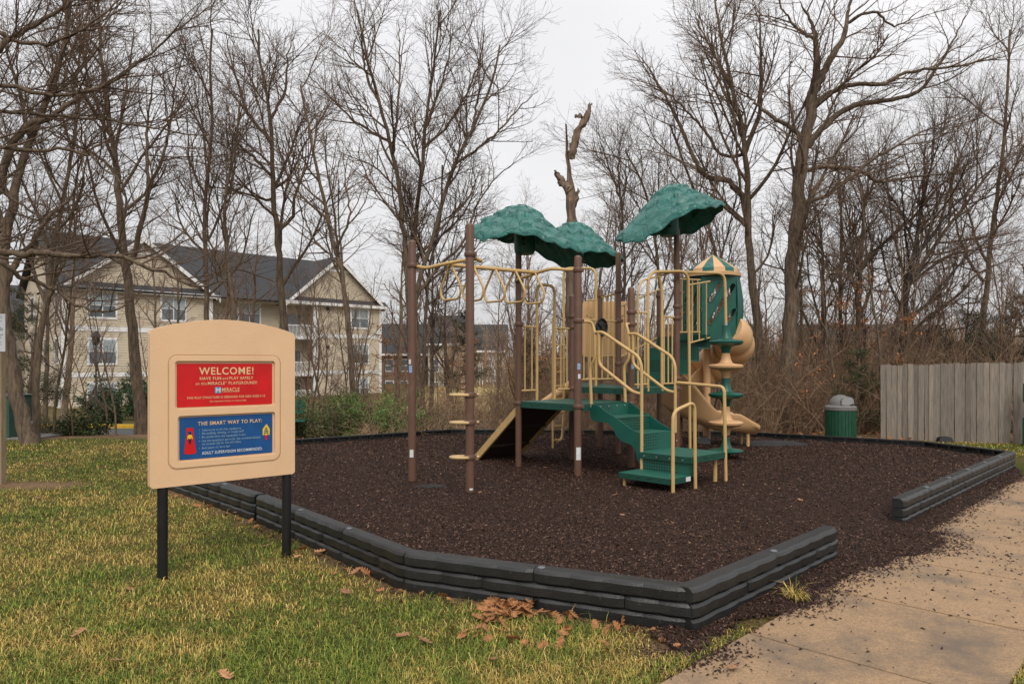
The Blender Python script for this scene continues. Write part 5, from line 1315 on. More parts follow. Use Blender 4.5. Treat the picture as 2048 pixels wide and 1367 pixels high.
hero(24, 21.5, 1800, [(1803, 720), (1812, 600), (1820, 540), (1834, 468), (1845, 400), (1850, 330)], 16, [(z3((1060, 950), (1080, 850), (1095, 720), (1130, 560), (1150, 380)), 8), (z3((1070, 900), (1150, 780), (1260, 650), (1400, 520)), 7)], 'dark wet trunked bare tree rising behind the left end of the fence', Q=Qf, bark=mat('bark_wet', (.028, .022, .018), .7, .3, 4, bump=.6, bscale=30))
hero(25, 22.5, 1775, [(1780, 720), (1795, 640), (1818, 570), (1870, 490), (1930, 410), (1990, 330)], 15, [(z3((1000, 1180), (1100, 1100), (1220, 1010), (1300, 930), (1440, 870)), 10), (z3((1060, 980), (1180, 880), (1300, 850), (1440, 820)), 7), (z3((1150, 830), (1190, 650), (1250, 480), (1300, 360)), 7)], 'bare tree leaning right over the wooden fence', Q=QT)
hero(26, 25, 1645, [(1645, 700), (1646, 600), (1644, 497), (1635, 420)], 14, [], 'slim bare tree behind the trash can', Q=Qf)
hero(27, 26, 1680, [(1682, 700), (1680, 590), (1683, 480), (1680, 380), (1670, 300)], 12, [], 'thin straight bare tree right of the trash can', Q=Qf)
hero(28, 23, 1450, [(1448, 740), (1440, 600), (1425, 480), (1380, 360), (1340, 250)], 11, [], 'thin bare tree leaning left behind the slide hood', Q=Qf)
hero(29, 26, 1235, [(1240, 700), (1250, 560), (1245, 440), (1235, 330)], 10, [(z3((90, 700), (40, 600), (0, 480)), 6)], 'thin bare tree behind the middle of the play structure', Q=Qf)
hero(30, 24, 1330, [(1330, 740), (1322, 600), (1310, 480), (1290, 380), (1250, 300)], 11, [], 'thin bare tree behind the right canopy pole', Q=Qf)
hero(31, 24, 1960, [(1965, 700), (1975, 560), (1990, 420), (2010, 250), (2020, 60)], 15, [(z3((1300, 950), (1230, 820), (1200, 640)), 8)], 'bare tree behind the fence near the right edge', Q=Qf)
hero(32, 9.8, -330, [(-310, 600), (-250, 420), (-180, 300), (-110, 180), (-40, 60), (30, -120)], 60, [
    ([(-250, 420), (-120, 470), (0, 506), (79, 505), (146, 513), (221, 511), (284, 527), (340, 554), (395, 572), (450, 560)], 21),
    ([(-260, 440), (-120, 470), (0, 523), (43, 554), (95, 572), (166, 614), (221, 621), (280, 600)], 17),
    ([(-110, 180), (-20, 110), (40, 70), (110, 25), (180, -20)], 20), ([(-180, 300), (-60, 290), (60, 300), (160, 305), (240, 360)], 14), ([(-180, 300), (-60, 230), (80, 230), (200, 240), (330, 260), (430, 275)], 9),
    ([(-110, 180), (0, 170), (120, 190), (230, 160), (330, 80), (420, 10)], 10), ([(-40, 60), (60, 90), (160, 60), (260, -20)], 10), ([(-200, 340), (-60, 350), (60, 420), (130, 480)], 9)],
    'near bare tree at the far left whose dark limbs arch in over the lawn', Q=Qmod(L1=dict(n=5, len=2.6), L2=dict(len=1.5, r=.013, n=16, up=.10), L3=dict(len=.8, r=.0055, n=8), L4=dict(len=.36, r=.0034, n=3.4), rmin=.003), dy=.22)
# saplings and thin trees of the wood, shared meshes
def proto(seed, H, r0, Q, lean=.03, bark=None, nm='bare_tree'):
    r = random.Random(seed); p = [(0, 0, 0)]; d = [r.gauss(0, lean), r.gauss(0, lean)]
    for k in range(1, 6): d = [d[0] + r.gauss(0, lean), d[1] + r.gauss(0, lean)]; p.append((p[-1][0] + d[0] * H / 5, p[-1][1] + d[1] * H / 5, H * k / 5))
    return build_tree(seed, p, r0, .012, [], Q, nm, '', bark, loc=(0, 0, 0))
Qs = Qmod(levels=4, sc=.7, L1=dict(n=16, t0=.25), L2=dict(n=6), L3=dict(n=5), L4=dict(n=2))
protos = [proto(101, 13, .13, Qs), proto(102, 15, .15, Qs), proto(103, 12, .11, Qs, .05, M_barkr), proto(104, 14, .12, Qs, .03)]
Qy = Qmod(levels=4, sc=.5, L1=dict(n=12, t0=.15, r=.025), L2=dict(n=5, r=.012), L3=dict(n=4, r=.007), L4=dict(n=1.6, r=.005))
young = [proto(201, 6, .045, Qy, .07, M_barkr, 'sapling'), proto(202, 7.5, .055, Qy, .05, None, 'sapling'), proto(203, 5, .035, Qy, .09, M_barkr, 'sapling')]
rt_ = random.Random(44); cnt = 0
def place(src, loc, sc3, rz, label, group, first):
    o = src if first else copy_tree(src)
    o.location = loc; o.rotation_euler = (0, 0, rz); o.scale = (sc3[0], sc3[0], sc3[1]); o['label'] = label; o['group'] = group
    return o
def region(px_, what, grp):
    for lim, w_ in ((300, 'left of the welcome board'), (600, 'behind the welcome board'), (800, 'between the welcome board and the outermost brown post'), (1040, 'behind the overhead ladder'), (1260, 'behind the decks and middle canopy'), (1520, 'behind the spiral slide and right canopy'), (1760, 'between the slide and the wooden fence'), (9999, 'behind the wooden fence')):
        if px_ < lim: return what + ', ' + w_, grp + ' ' + w_
used = set()
spots = []
for i in range(32):
    Yd = rt_.uniform(27, 62); px_ = 770 + 1330 * (i + rt_.random()) / 32 if i % 4 else rt_.uniform(0, 800)
    if px_ < 770: Yd = rt_.uniform(30, 44)
    if Yd: spots.append((px_, Yd))
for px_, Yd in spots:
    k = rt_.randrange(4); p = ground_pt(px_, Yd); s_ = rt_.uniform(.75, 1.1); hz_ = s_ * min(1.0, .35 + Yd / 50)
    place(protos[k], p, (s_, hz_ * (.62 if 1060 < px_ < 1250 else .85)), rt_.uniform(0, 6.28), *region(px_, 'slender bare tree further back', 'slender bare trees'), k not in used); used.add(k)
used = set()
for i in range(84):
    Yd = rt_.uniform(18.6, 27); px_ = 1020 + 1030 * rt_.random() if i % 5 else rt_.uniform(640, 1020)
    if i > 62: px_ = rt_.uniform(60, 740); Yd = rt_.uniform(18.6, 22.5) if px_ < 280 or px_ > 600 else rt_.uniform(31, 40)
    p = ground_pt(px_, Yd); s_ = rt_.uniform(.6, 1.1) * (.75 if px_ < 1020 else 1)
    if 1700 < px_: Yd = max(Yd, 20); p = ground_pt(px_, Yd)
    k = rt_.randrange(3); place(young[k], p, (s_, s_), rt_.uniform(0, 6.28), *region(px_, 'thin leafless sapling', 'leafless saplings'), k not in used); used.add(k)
print('tree tris', build_tree.tris)

# dead snag
Yd = 22.; q = ground_pt(1150, Yd); snag = thing('dead_tree', 'broken dead tree trunk with a jagged forked top, rising behind the middle canopy', 'tree', tuple(q))
r = random.Random(2)
def knobby(pts, rads, n=12, seed=1):
    rr = random.Random(seed); lp, _ = resample([Vector(p) for p in pts], len(pts) * 3, rr, .012); k = len(lp) - 1
    rd = []
    for i in range(k + 1):
        x = i / k * (len(rads) - 1); j = min(int(x), len(rads) - 2); f = x - j; rd.append((rads[j] * (1 - f) + rads[j + 1] * f) * rr.uniform(.80, 1.18))
    mb = MB(); mb.tube(lp, rd, n); mb.v = [(a + rr.uniform(-.028, .028), b + rr.uniform(-.028, .028), c + rr.uniform(-.05, .05)) for a, b, c in mb.v]; return mb
w = lambda px_: px_ * 1.45 / F_PX * Yd / 2
knobby([q] + PX([(1150, 760), (1149, 640), (1147, 541), (1143, 450), (1140, 377), (1137, 330), (1133, 290), (1132, 262), (1131, 250)], Yd), [w(30), w(25), w(24), w(24), w(24), w(24), w(24), w(16), w(9), w(3), .01]).build('trunk', M_snag, snag, smooth=30)
knobby(PX([(1142, 318), (1149, 285), (1158, 258), (1170, 242), (1176, 226), (1182, 206)], Yd), [w(12), w(11), w(9), w(8), w(7), w(3)], 10, 3).build('limb', M_snag, snag, smooth=60)
knobby(PX([(1140, 380), (1128, 368), (1120, 358), (1110, 342)], Yd), [w(15), w(12), w(9), w(1)], 8, 4).build('limb', M_snag, snag, smooth=60)
knobby(PX([(1146, 410), (1153, 393), (1157, 378)], Yd), [w(9), w(7), w(2)], 8, 5).build('limb', M_snag, snag, smooth=60)
knobby(PX([(1168, 238), (1162, 232), (1154, 233), (1150, 232)], Yd), [w(5), w(4), w(4), w(1)], 6, 6).build('limb', M_snag, snag, smooth=60)

# ---- brush: tangled stems, one mass that nobody could count
def brush(seed, w_, d_, n, hmin, hmax):
    r = random.Random(seed); main = []; side = []
    for i in range(n):
        x, y = r.uniform(-w_, w_), r.uniform(-d_, d_); h = r.uniform(hmin, hmax) * (.6 + .4 * r.random())
        rr = r.uniform(.005, .013); d = vnorm((r.gauss(0, .30), r.gauss(0, .30), 1))
        p, rd = walk((x, y, -.1), d, h, 6, rr, rr * .35, .14, -.02 if r.random() < .4 else .03, r); main.append((p, rd))
        for _ in range(r.randint(3, 6)):
            j = r.randint(1, 5); dd = child_dir(vnorm(tuple(p[j + 1][a] - p[j][a] for a in range(3))) if j < 6 else (0, 0, 1), math.radians(r.uniform(25, 70)), r)
            sp_, sr = walk(p[j], dd, h * r.uniform(.2, .45), 3, rr * .55, .0028, .2, .0, r); side.append((sp_, sr))
    v1, f1 = tube_arrays(main, 3); v2, f2 = tube_arrays(side, 3)
    return np_mesh('brush', np.concatenate([v1, v2]), np.concatenate([f1, f2 + len(v1)]), M_twigb, False)
bm = [brush(1, 1.9, 1.0, 420, 1.0, 3.1), brush(2, 1.9, 1.0, 460, .6, 2.0), brush(3, 2.2, 1.2, 380, 1.6, 4.2)]
rb_ = random.Random(12)
for i, (x0, y0, k, sc2) in enumerate([(x_, y_, k, s_) for x_ in np.arange(-5.0, 17, 2.9) for y_, k, s_ in ((18.6, 1, .9), (20.2, 0, 1.0), (22.6, 2, 1.0), (25.5, 2, 1.15))]):
    if x0 < -2.5 and y0 < 21: continue
    if x0 < 0.2 and y0 > 21: continue
    if x0 > 5.5 and y0 < 20: continue
    if x0 < 1.5: sc2 *= .7
    x_ = x0 + rb_.uniform(-.7, .7); y_ = y0 + rb_.uniform(-.4, .4)
    o = link('undergrowth', bm[k], None, (x_, y_, float(terr(x_, y_))), (0, 0, rb_.uniform(0, 6.28) if k else rb_.choice([0, 3.14])), (1, 1, sc2 * rb_.uniform(.8, 1.1)))
    tag(o, 'tangled leafless brown undergrowth at the foot of the wood', 'undergrowth', 'undergrowth of the wood', 'stuff')
# far wooded backdrop that reads as one mass
def farwood(seed):
    r = random.Random(seed); a = []; b = []
    for i in range(620):
        x = r.uniform(-26, 26); y = r.uniform(-5, 5); h = r.uniform(3.0, 7.0)
        rr = r.uniform(.03, .09); p, rd = walk((x, y, -.2), (r.gauss(0, .05), 0, 1), h, 5, rr, .015, .05, .03, r); a.append((p, rd))
        for _ in range(9):
            j = r.randint(1, 4); dd = child_dir((0, 0, 1), math.radians(r.uniform(25, 65)), r); sp_, sr = walk(p[j], dd, h * r.uniform(.12, .32), 3, .022, .010, .16, .05, r); b.append((sp_, sr))
    v1, f1 = tube_arrays(a, 3); v2, f2 = tube_arrays(b, 3)
    return np_mesh('far_wood', np.concatenate([v1, v2]), np.concatenate([f1, f2 + len(v1)]), M_twigb, False)
fw = farwood(1)
for x_, y_ in ((26, 52), (20, 68), (62, 62), (-66, 96), (48, 86)):
    o = link('far_wood', fw, None, (x_, y_, float(terr(x_, y_))), (0, 0, 0), (1, 1, .9)); tag(o, 'distant leafless wood reading as one brown mass', 'wood', 'distant wood', 'stuff')

# ---- leaves still hanging on some trees, evergreens and shrubs
def leaf_cloud(name, cents, n, size, m, seed, squash=.8, needle=False):
    rs = np.random.default_rng(seed); cents = np.array(cents); w = cents[:, 3] ** 2; idx = rs.choice(len(cents), n, p=w / w.sum())
    c = cents[idx]; d = rs.normal(0, 1, (n, 3)); d /= np.linalg.norm(d, axis=1, keepdims=True); rr = rs.random(n) ** .45
    pos = c[:, :3] + d * (rr * c[:, 3])[:, None] * np.array([1, 1, squash])
    a = rs.normal(0, 1, (n, 3)); a /= np.linalg.norm(a, axis=1, keepdims=True); b = np.cross(a, rs.normal(0, 1, (n, 3))); b /= np.linalg.norm(b, axis=1, keepdims=True)
    s = size * rs.uniform(.6, 1.3, n)[:, None]; wd = .16 if needle else .5
    V = np.stack([pos - a * s * .5, pos + b * s * wd * .5, pos + a * s * .5, pos - b * s * wd * .5], 1).reshape(-1, 3)
    F = np.arange(n * 4).reshape(n, 4)
    col_ = np.repeat(rs.uniform(.55, 1.45, (n, 1)) * np.array([[1, 1, 1]]) + rs.uniform(-.1, .1, (n, 3)), 4, 0)
    return np_mesh(name, V, F, m, False, np.clip(col_, 0.1, 2))
M_rust = mat('rust_leaves', (.30, .115, .045), .8, .3, 5, col2=(.42, .19, .085), attr='Col', spec=.2)
M_ever = mat('cedar_needles', (.028, .042, .018), .8, .3, 2, col2=(.060, .075, .030), attr='Col', spec=.2)
M_shrub = mat('shrub_leaves', (.045, .075, .022), .6, .3, 3, col2=(.10, .13, .04), attr='Col', spec=.3)
M_hedge = mat('hedge_leaves', (.020, .050, .018), .5, .3, 3, col2=(.040, .075, .030), attr='Col', spec=.3)
def evergreen(px_, Y, H, W_, label, seed, n=9000, low=.15, m=None, cat='evergreen tree', size=.10, needle=True, base=None):
    q = ground_pt(px_, Y); r = random.Random(seed); root = thing('cedar_tree' if needle else 'green_shrub', label, cat, tuple(q))
    br = []; cents = []
    for i in range(34):
        t = low + (1 - low) * r.random(); z = H * t; L_ = W_ * (1 - t) ** .7 * r.uniform(.5, 1.05) + .12
        az = r.uniform(0, 6.28); d = vnorm((math.cos(az), math.sin(az), r.uniform(-.05, .5)))
        p, rd = walk((0, 0, z), d, L_, 4, .03, .006, .15, .03, r); br.append((p, rd))
        for k in range(2, 5): cents.append((*p[k], .10 + .17 * L_ * r.uniform(.6, 1.2)))
    tr, rdd = walk((0, 0, 0), (0, 0, 1), H, 8, .05 + H * .012, .01, .03, .05, r)
    link('trunk', tube_mesh('trunk', [([(tr, rdd)], 8), (br, 4)], M_bark), root)
    link('crown', leaf_cloud('crown', cents, n, size, m or M_ever, seed, .8, needle), root); return root
def shrub(px_, Y, W_, H, label, seed, n=9000, m=None, size=.055, group=None, zoff=0, name='green_shrub'):
    q = ground_pt(px_, Y); r = random.Random(seed); root = thing(name, label, 'shrub', (q.x, q.y, q.z + zoff), group); br = []; cents = []
    for i in range(40):
        x = r.uniform(-1, 1); y = r.uniform(-1, 1); hh = H * r.uniform(.35, 1) * (1 - .45 * (x * x + y * y) / 2)
        p, rd = walk((x * W_ * .35, y * W_ * .25, 0), vnorm((x * .5, y * .4, 1)), hh, 4, .012, .004, .16, .0, r); br.append((p, rd))
        for k in range(1, 5): cents.append((p[k][0], p[k][1], p[k][2], .10 + .13 * r.random() * H))
    link('stems', tube_mesh('stems', [(br, 4)], M_twigb), root); link('crown', leaf_cloud('crown', cents, n, size, m or M_shrub, seed, .8), root); return root
shrub(625, 18.9, 2.0, 1.35, 'tangled olive green shrub behind the park bench', 1, 9000)
shrub(690, 18.6, 2.0, 1.35, 'olive green shrub beside the crooked thin tree', 2, 8000, mat('shrub_olive', (.06, .065, .025), .7, .3, 3, col2=(.13, .12, .05), attr='Col'))
shrub(762, 18.5, 1.9, 1.45, 'bright green leafy shrub left of the outermost brown post', 3, 11000, mat('shrub_bright', (.06, .13, .025), .5, .3, 3, col2=(.11, .19, .04), attr='Col'))
shrub(840, 18.6, 1.5, 1.05, 'low olive shrub right of the outermost brown post', 4, 5000, mat('shrub_olive', (.06, .065, .025)))
shrub(650, 20.6, 2.6, 1.7, 'taller dull green shrub behind the bench, further back', 5, 8000, mat('shrub_olive', (.06, .065, .025)))
shrub(245, 38, 3.0, 2.6, 'rounded dark green evergreen bush before the left house wall', 6, 9000, M_hedge, .13, zoff=.2)
shrub(205, 31.5, 1.0, 1.1, 'small dark pine bush beside the yellow kerb, right one', 7, 5000, M_ever, .12)
shrub(105, 19.5, 1.1, .7, 'low green brush at the foot of the slim trees near the utility box', 8, 4000, mat('shrub_olive', (.06, .065, .025)), .05)
shrub(165, 19.3, 1.0, .8, 'small pine seedling clump near the lawn edge', 9, 3500, M_ever, .08)
evergreen(55, 26, 5.2, 1.7, 'dark evergreen tree behind the utility box', 21, 9000)
evergreen(1, 24, 5.6, 1.8, 'dark evergreen tree at the very left edge', 28, 7000)
evergreen(340, 44, 4.8, 2.0, 'dark evergreen tree behind the welcome board', 22, 6000, size=.15)
evergreen(268, 42, 3.6, 1.6, 'small evergreen tree beside the tall straight trunk', 29, 5000, size=.14)
evergreen(930, 26, 4.6, 1.5, 'ragged evergreen tree behind the front brown post', 23, 6500, low=.35)
evergreen(1055, 24, 3.4, 1.0, 'slim green cedar behind the ramp side barrier', 24, 3500, low=.4)
evergreen(1715, 19.5, 2.4, .85, 'small dark cedar between the trash can and the fence', 25, 6500, size=.08)
evergreen(1930, 25, 5.0, 3.2, 'large dark evergreen behind the wooden fence', 26, 15000)
evergreen(2040, 22, 4.2, 2.2, 'dark evergreen behind the right end of the fence', 27, 9000)
evergreen(1840, 27, 3.6, 2.2, 'bushy evergreen behind the left end of the fence', 30, 8000)
evergreen(1600, 30, 7.2, 1.2, 'thin pine with sparse green top behind the biggest tree', 31, 2500, low=.6)
evergreen(1445, 30, 6.6, 1.1, 'thin pine with sparse green top behind the slide hood', 32, 1800, low=.6)
# beech saplings that keep their rusty leaves
def rusty(px_, Y, H, W_, n, label, seed):
    q = ground_pt(px_, Y); r = random.Random(seed); root = thing('beech_sapling', label, 'sapling', tuple(q)); br = []; cents = []
    tr, rdd = walk((0, 0, 0), (0, 0, 1), H, 8, .035, .008, .06, .05, r)
    for i in range(26):
        j = r.randint(2, 8); az = r.uniform(0, 6.28); p, rd = walk(tr[j], vnorm((math.cos(az), math.sin(az), .4)), W_ * r.uniform(.4, 1), 4, .012, .004, .15, .0, r); br.append((p, rd))
        for k in (2, 3, 4):
            if r.random() < .6: cents.append((*p[k], .09 + .10 * r.random()))
    link('trunk', tube_mesh('trunk', [([(tr, rdd)], 6), (br, 3)], M_barkr), root); link('crown', leaf_cloud('crown', cents, n, .085, M_rust, seed, .9), root)
for i, (px_, Y, H, W_, n, lb) in enumerate([(775, 24, 4.2, 1.1, 420, 'beech sapling with rusty leaves beside the right corner of the house'), (800, 27, 3.6, 1.0, 380, 'rusty leaved sapling behind the outermost brown post'), (1700, 21, 4.0, 1.1, 420, 'rusty leaved sapling above the trash can'), (1745, 20, 3.2, .8, 300, 'rusty leaved sapling at the left end of the fence'), (1765, 24, 5.2, 1.3, 380, 'taller rusty leaved sapling behind the left end of the fence'), (1650, 24, 4.5, 1.1, 260, 'thinly leaved rusty sapling behind the trash can'), (310, 40, 6.0, 1.4, 260, 'rusty leaved sapling in front of the house behind the welcome board'), (1620, 19.6, 2.6, .8, 120, 'low rusty sapling left of the trash can'), (1040, 22, 3.2, 1.1, 260, 'rusty brown sapling behind the ladder climber'), (905, 23, 3.0, 1.2, 240, 'rusty brown sapling behind the overhead ladder'), (1560, 21.5, 2.4, 1.0, 160, 'rusty leaved low sapling at the foot of the biggest tree')]):
    rusty(px_, Y, H, W_, n, lb, 300 + i)
# ------------------------------------------------------------------ apartment house
F0 = Vector((-35.4, 57.0, 0)); FE = Vector((.7, .714, 0)).normalized(); FN = Vector((.714, -.7, 0)).normalized()   # along, outward
BZ = -2.5
def tq(px): k = (px - 1024) / F_PX; return (k * F0.y - F0.x) / (FE.x - k * FE.y)
def fp(t, d, z): return F0 + FE * t + FN * d + Vector((0, 0, z))
def fbox(mb, t0, t1, d0, d1, z0, z1): return mb.obox(fp((t0 + t1) / 2, (d0 + d1) / 2, (z0 + z1) / 2), FE * ((t1 - t0) / 2), FN * ((d1 - d0) / 2), Vector((0, 0, (z1 - z0) / 2)))
def lap_mat():
    m = mat('lap_siding', (.47, .40, .30), .7, .05, 1.2); t = m.node_tree; b = t.nodes['Principled BSDF']
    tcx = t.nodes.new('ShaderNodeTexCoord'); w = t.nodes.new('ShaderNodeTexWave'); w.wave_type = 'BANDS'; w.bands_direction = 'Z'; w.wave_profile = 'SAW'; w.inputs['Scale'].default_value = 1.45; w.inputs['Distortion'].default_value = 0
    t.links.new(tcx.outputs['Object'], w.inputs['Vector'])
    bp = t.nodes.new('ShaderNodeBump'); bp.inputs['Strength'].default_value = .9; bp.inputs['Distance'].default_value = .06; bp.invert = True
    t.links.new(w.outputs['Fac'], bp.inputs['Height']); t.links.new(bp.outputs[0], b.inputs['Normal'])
    rp = t.nodes.new('ShaderNodeValToRGB'); rp.color_ramp.elements[0].position = .0; rp.color_ramp.elements[0].color = (.45, .45, .45, 1); rp.color_ramp.elements[1].position = .22; rp.color_ramp.elements[1].color = (1, 1, 1, 1)  # groove shade at each lap, painted into the siding colour as a dark line
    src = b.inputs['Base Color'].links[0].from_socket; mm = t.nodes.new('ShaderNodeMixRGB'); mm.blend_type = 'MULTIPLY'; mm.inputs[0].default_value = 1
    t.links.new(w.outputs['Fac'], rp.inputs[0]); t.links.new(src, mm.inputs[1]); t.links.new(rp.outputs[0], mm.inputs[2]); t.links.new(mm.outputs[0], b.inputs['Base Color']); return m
M_lap = lap_mat()
house = thing('apartment_house', 'beige three storey apartment house with dark shingle roof and white gables behind the trees', 'house', tuple(fp(15, -6, BZ)))
TG, TM0, TM1, TE = 11.9, 11.9, 19.0, 30.3
EZ = 8.0
# walls (projecting gable ends, recessed middle)
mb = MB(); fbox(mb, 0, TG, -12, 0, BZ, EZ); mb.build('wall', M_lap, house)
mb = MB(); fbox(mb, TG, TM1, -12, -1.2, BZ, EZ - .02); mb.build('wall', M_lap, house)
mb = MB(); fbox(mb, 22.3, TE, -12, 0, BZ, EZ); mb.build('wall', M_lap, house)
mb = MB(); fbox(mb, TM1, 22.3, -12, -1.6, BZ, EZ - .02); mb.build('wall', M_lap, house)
# balcony stack at t 19..22.3
for z in (.9, 4.55):
    mb = MB(); fbox(mb, TM1, 22.28, -1.6, .02, z - .32, z); mb.build('balcony_floor', M_white, house)
for z in (BZ + .6, .9, 4.55):
    rl_ = MB(); fbox(rl_, TM1 + .1, 22.2, -.06, 0, z + 1.02, z + 1.10); fbox(rl_, TM1 + .1, 22.2, -.05, -.01, z + .08, z + .13); ro = rl_.build('balcony_railing', M_white, house)
    mb = MB()
    for k in range(22): fbox(mb, TM1 + .2 + k * .145, TM1 + .235 + k * .145, -.05, -.015, z + .13, z + 1.02)
    mb.build('baluster', M_white, ro)
    mb = MB(); fbox(mb, 19.7, 21.5, -1.61, -1.56, z + .1, z + 2.2); mb.build('balcony_door', M_glass, house)
for t in (TM1 + .02, 22.1): mb = MB(); fbox(mb, t, t + .18, -.2, .03, BZ, EZ - .03); mb.build('corner_post', M_white, house)
mb = MB(); fbox(mb, TM1, 22.3, -1.6, .01, EZ - .35, EZ - .01); mb.build('balcony_header', M_white, house)
def window(t0, t1, z0, z1, d=0):
    fr = MB(); fbox(fr, t0 - .12, t1 + .12, d - .02, d + .05, z0 - .14, z1 + .16); w_ = fr.build('window', M_white, house)
    n = max(1, round((t1 - t0) / 1.0)); ww = (t1 - t0) / n
    for i in range(n):
        a = t0 + ww * i + .04; b = t0 + ww * (i + 1) - .04
        g = MB(); fbox(g, a, b, d + .045, d + .058, z0 + .03, (z0 + z1) / 2 - .03); g.build('pane', M_glass, w_)
        g = MB(); fbox(g, a, b, d + .045, d + .058, (z0 + z1) / 2 + .03, z1 - .03); g.build('pane', mat('window_blind', (.30, .35, .38), .3, .15, 2), w_)
    return w_
for z0, z1 in ((5.6, 7.55), (1.85, 3.8), (-1.7, .2)):
    window(1.9, 3.9, z0, z1); window(26.5, 28.6, z0, z1, 0)
    window(14.9, 17.0, z0, z1, -1.2)
    window(7.5, 9.5, z0, z1)
# belt bands and corner boards
for t0, t1, d in ((0, TG, 0), (22.3, TE, 0)):
    mb = MB(); fbox(mb, t0 - .02, t1 + .02, d - .01, d + .045, 4.45, 4.85); mb.build('belt_band', M_white, house)
    mb = MB(); fbox(mb, t0 - .02, t1 + .02, d - .01, d + .046, .75, 1.1); mb.build('belt_band', M_white, house)
for t in (0, TG - .25, 22.3, TE - .25):
    mb = MB(); fbox(mb, t - .03, t + .27, -.06, .06, BZ, EZ - .03); mb.build('corner_board', M_white, house)
# end wall windows on the left side
for z0, z1 in ((5.6, 7.5), (1.9, 3.8), (-1.6, .2)):
    for dd in (-1.2, -4.6, -9):
        m2 = MB(); m2.obox(fp(-.02, dd, (z0 + z1) / 2), FN * .55, FE * .04, Vector((0, 0, (z1 - z0) / 2 + .12))); w_ = m2.build('window', M_white, house)
        m2 = MB(); m2.obox(fp(-.065, dd, (z0 + z1) / 2), FN * .42, FE * .01, Vector((0, 0, (z1 - z0) / 2))); m2.build('pane', M_glass, w_)
# main roof
def slab(pts, m, name, th=.18, parent=house):
    a, b, c, d = map(Vector, pts); n = (b - a).cross(d - a).normalized()
    if n.z < 0: n = -n
    mb = MB(); mb.add([a, b, c, d, a - n * th, b - n * th, c - n * th, d - n * th], [(0, 1, 2, 3), (4, 5, 6, 7), (0, 1, 5, 4), (1, 2, 6, 5), (2, 3, 7, 6), (3, 0, 4, 7)]); return mb.build(name, m, parent)
RZ_ = 13.1
roof = slab([fp(-.5, .9 - .2, EZ - .15), fp(TE - .2, .7 - .2, EZ - .15), fp(TE - .2, -6.2, RZ_), fp(-.5, -6.2, RZ_)], M_shingle, 'roof')
slab([fp(-.5, -13, EZ - .15), fp(TE - .2, -13, EZ - .15), fp(TE - .2, -6.2, RZ_), fp(-.5, -6.2, RZ_)], M_shingle, 'roof')
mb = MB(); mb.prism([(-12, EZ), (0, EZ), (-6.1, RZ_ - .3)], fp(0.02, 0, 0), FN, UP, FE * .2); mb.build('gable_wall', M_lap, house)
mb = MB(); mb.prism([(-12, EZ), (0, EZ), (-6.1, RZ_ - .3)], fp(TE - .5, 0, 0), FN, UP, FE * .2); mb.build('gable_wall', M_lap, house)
def gable(t0, t1, zt):
    tm = (t0 + t1) / 2; ov = .45
    mb = MB(); mb.prism([(t0, EZ - .02), (t1, EZ - .02), (tm, zt - .25)], fp(0, -.02, 0), FE, UP, -FN * .25); mb.build('gable_wall', M_lap, house)
    dp = 5.4
    slope = (zt - EZ) / (tm - t0)
    for s in (-1, 1):
        te = tm + s * (tm - t0 + ov); ze = zt - slope * (tm - t0 + ov)
        slab([fp(te, .45, ze), fp(tm, .45, zt), fp(tm, -dp, zt), fp(te, -dp, ze)], M_shingle, 'gable_roof', .15)
        # white rake board
        mb = MB(); w = .36
        mb.add([fp(te, .46, ze - .02), fp(tm, .46, zt - .02), fp(tm, .46, zt - w - .1), fp(te, .46, ze - w), fp(te, .52, ze - .02), fp(tm, .52, zt - .02), fp(tm, .52, zt - w - .1), fp(te, .52, ze - w)], [(0, 1, 2, 3), (4, 5, 6, 7), (0, 1, 5, 4), (1, 2, 6, 5), (2, 3, 7, 6), (3, 0, 4, 7)]); mb.build('rake_board', M_white, house)
    # eave return
    mb = MB(); fbox(mb, t0 - .4, t1 + .4, .0, .55, EZ - .32, EZ - .02); mb.build('eave_board', M_white, house)
    a, b = t0 - .4, t1 + .4
    mb = MB(); mb.add([fp(a, .56, EZ - .02), fp(b, .56, EZ - .02), fp(b, .0, EZ + .45), fp(a, .0, EZ + .45), fp(a, 0, EZ - .02), fp(b, 0, EZ - .02)], [(0, 1, 2, 3), (0, 3, 4), (1, 5, 2), (0, 4, 5, 1)]); mb.build('return_roof', M_shingle, house)
    # trim near the apex
    z = zt - (zt - EZ) * .30; hw = (zt - z) / slope - .15
    mb = MB(); fbox(mb, tm - hw, tm + hw, -.02, .03, z - .14, z + .1); fbox(mb, tm - .12, tm + .12, -.02, .031, z + .1, zt - .5); mb.build('apex_trim', M_white, house)
gable(-.1, TG + .1, 12.5); gable(TM1 + .1, TE + .1, 12.8)
mb = MB(); fbox(mb, TG, TM1, -1.2, -.6, EZ - .38, EZ - .12); mb.build('eave_board', M_white, house)
for t, z in ((22.9, 7.4), (22.9, 3.5)):
    mb = MB(); mb.tube([fp(t + .8, .0, z), fp(t + .8, .12, z)], .2, 10); mb.build('vent', M_dark, house)
mb = MB(); fbox(mb, 29.45, 29.85, .0, .35, 4.95, 5.4); mb.build('flood_light', M_white, house)

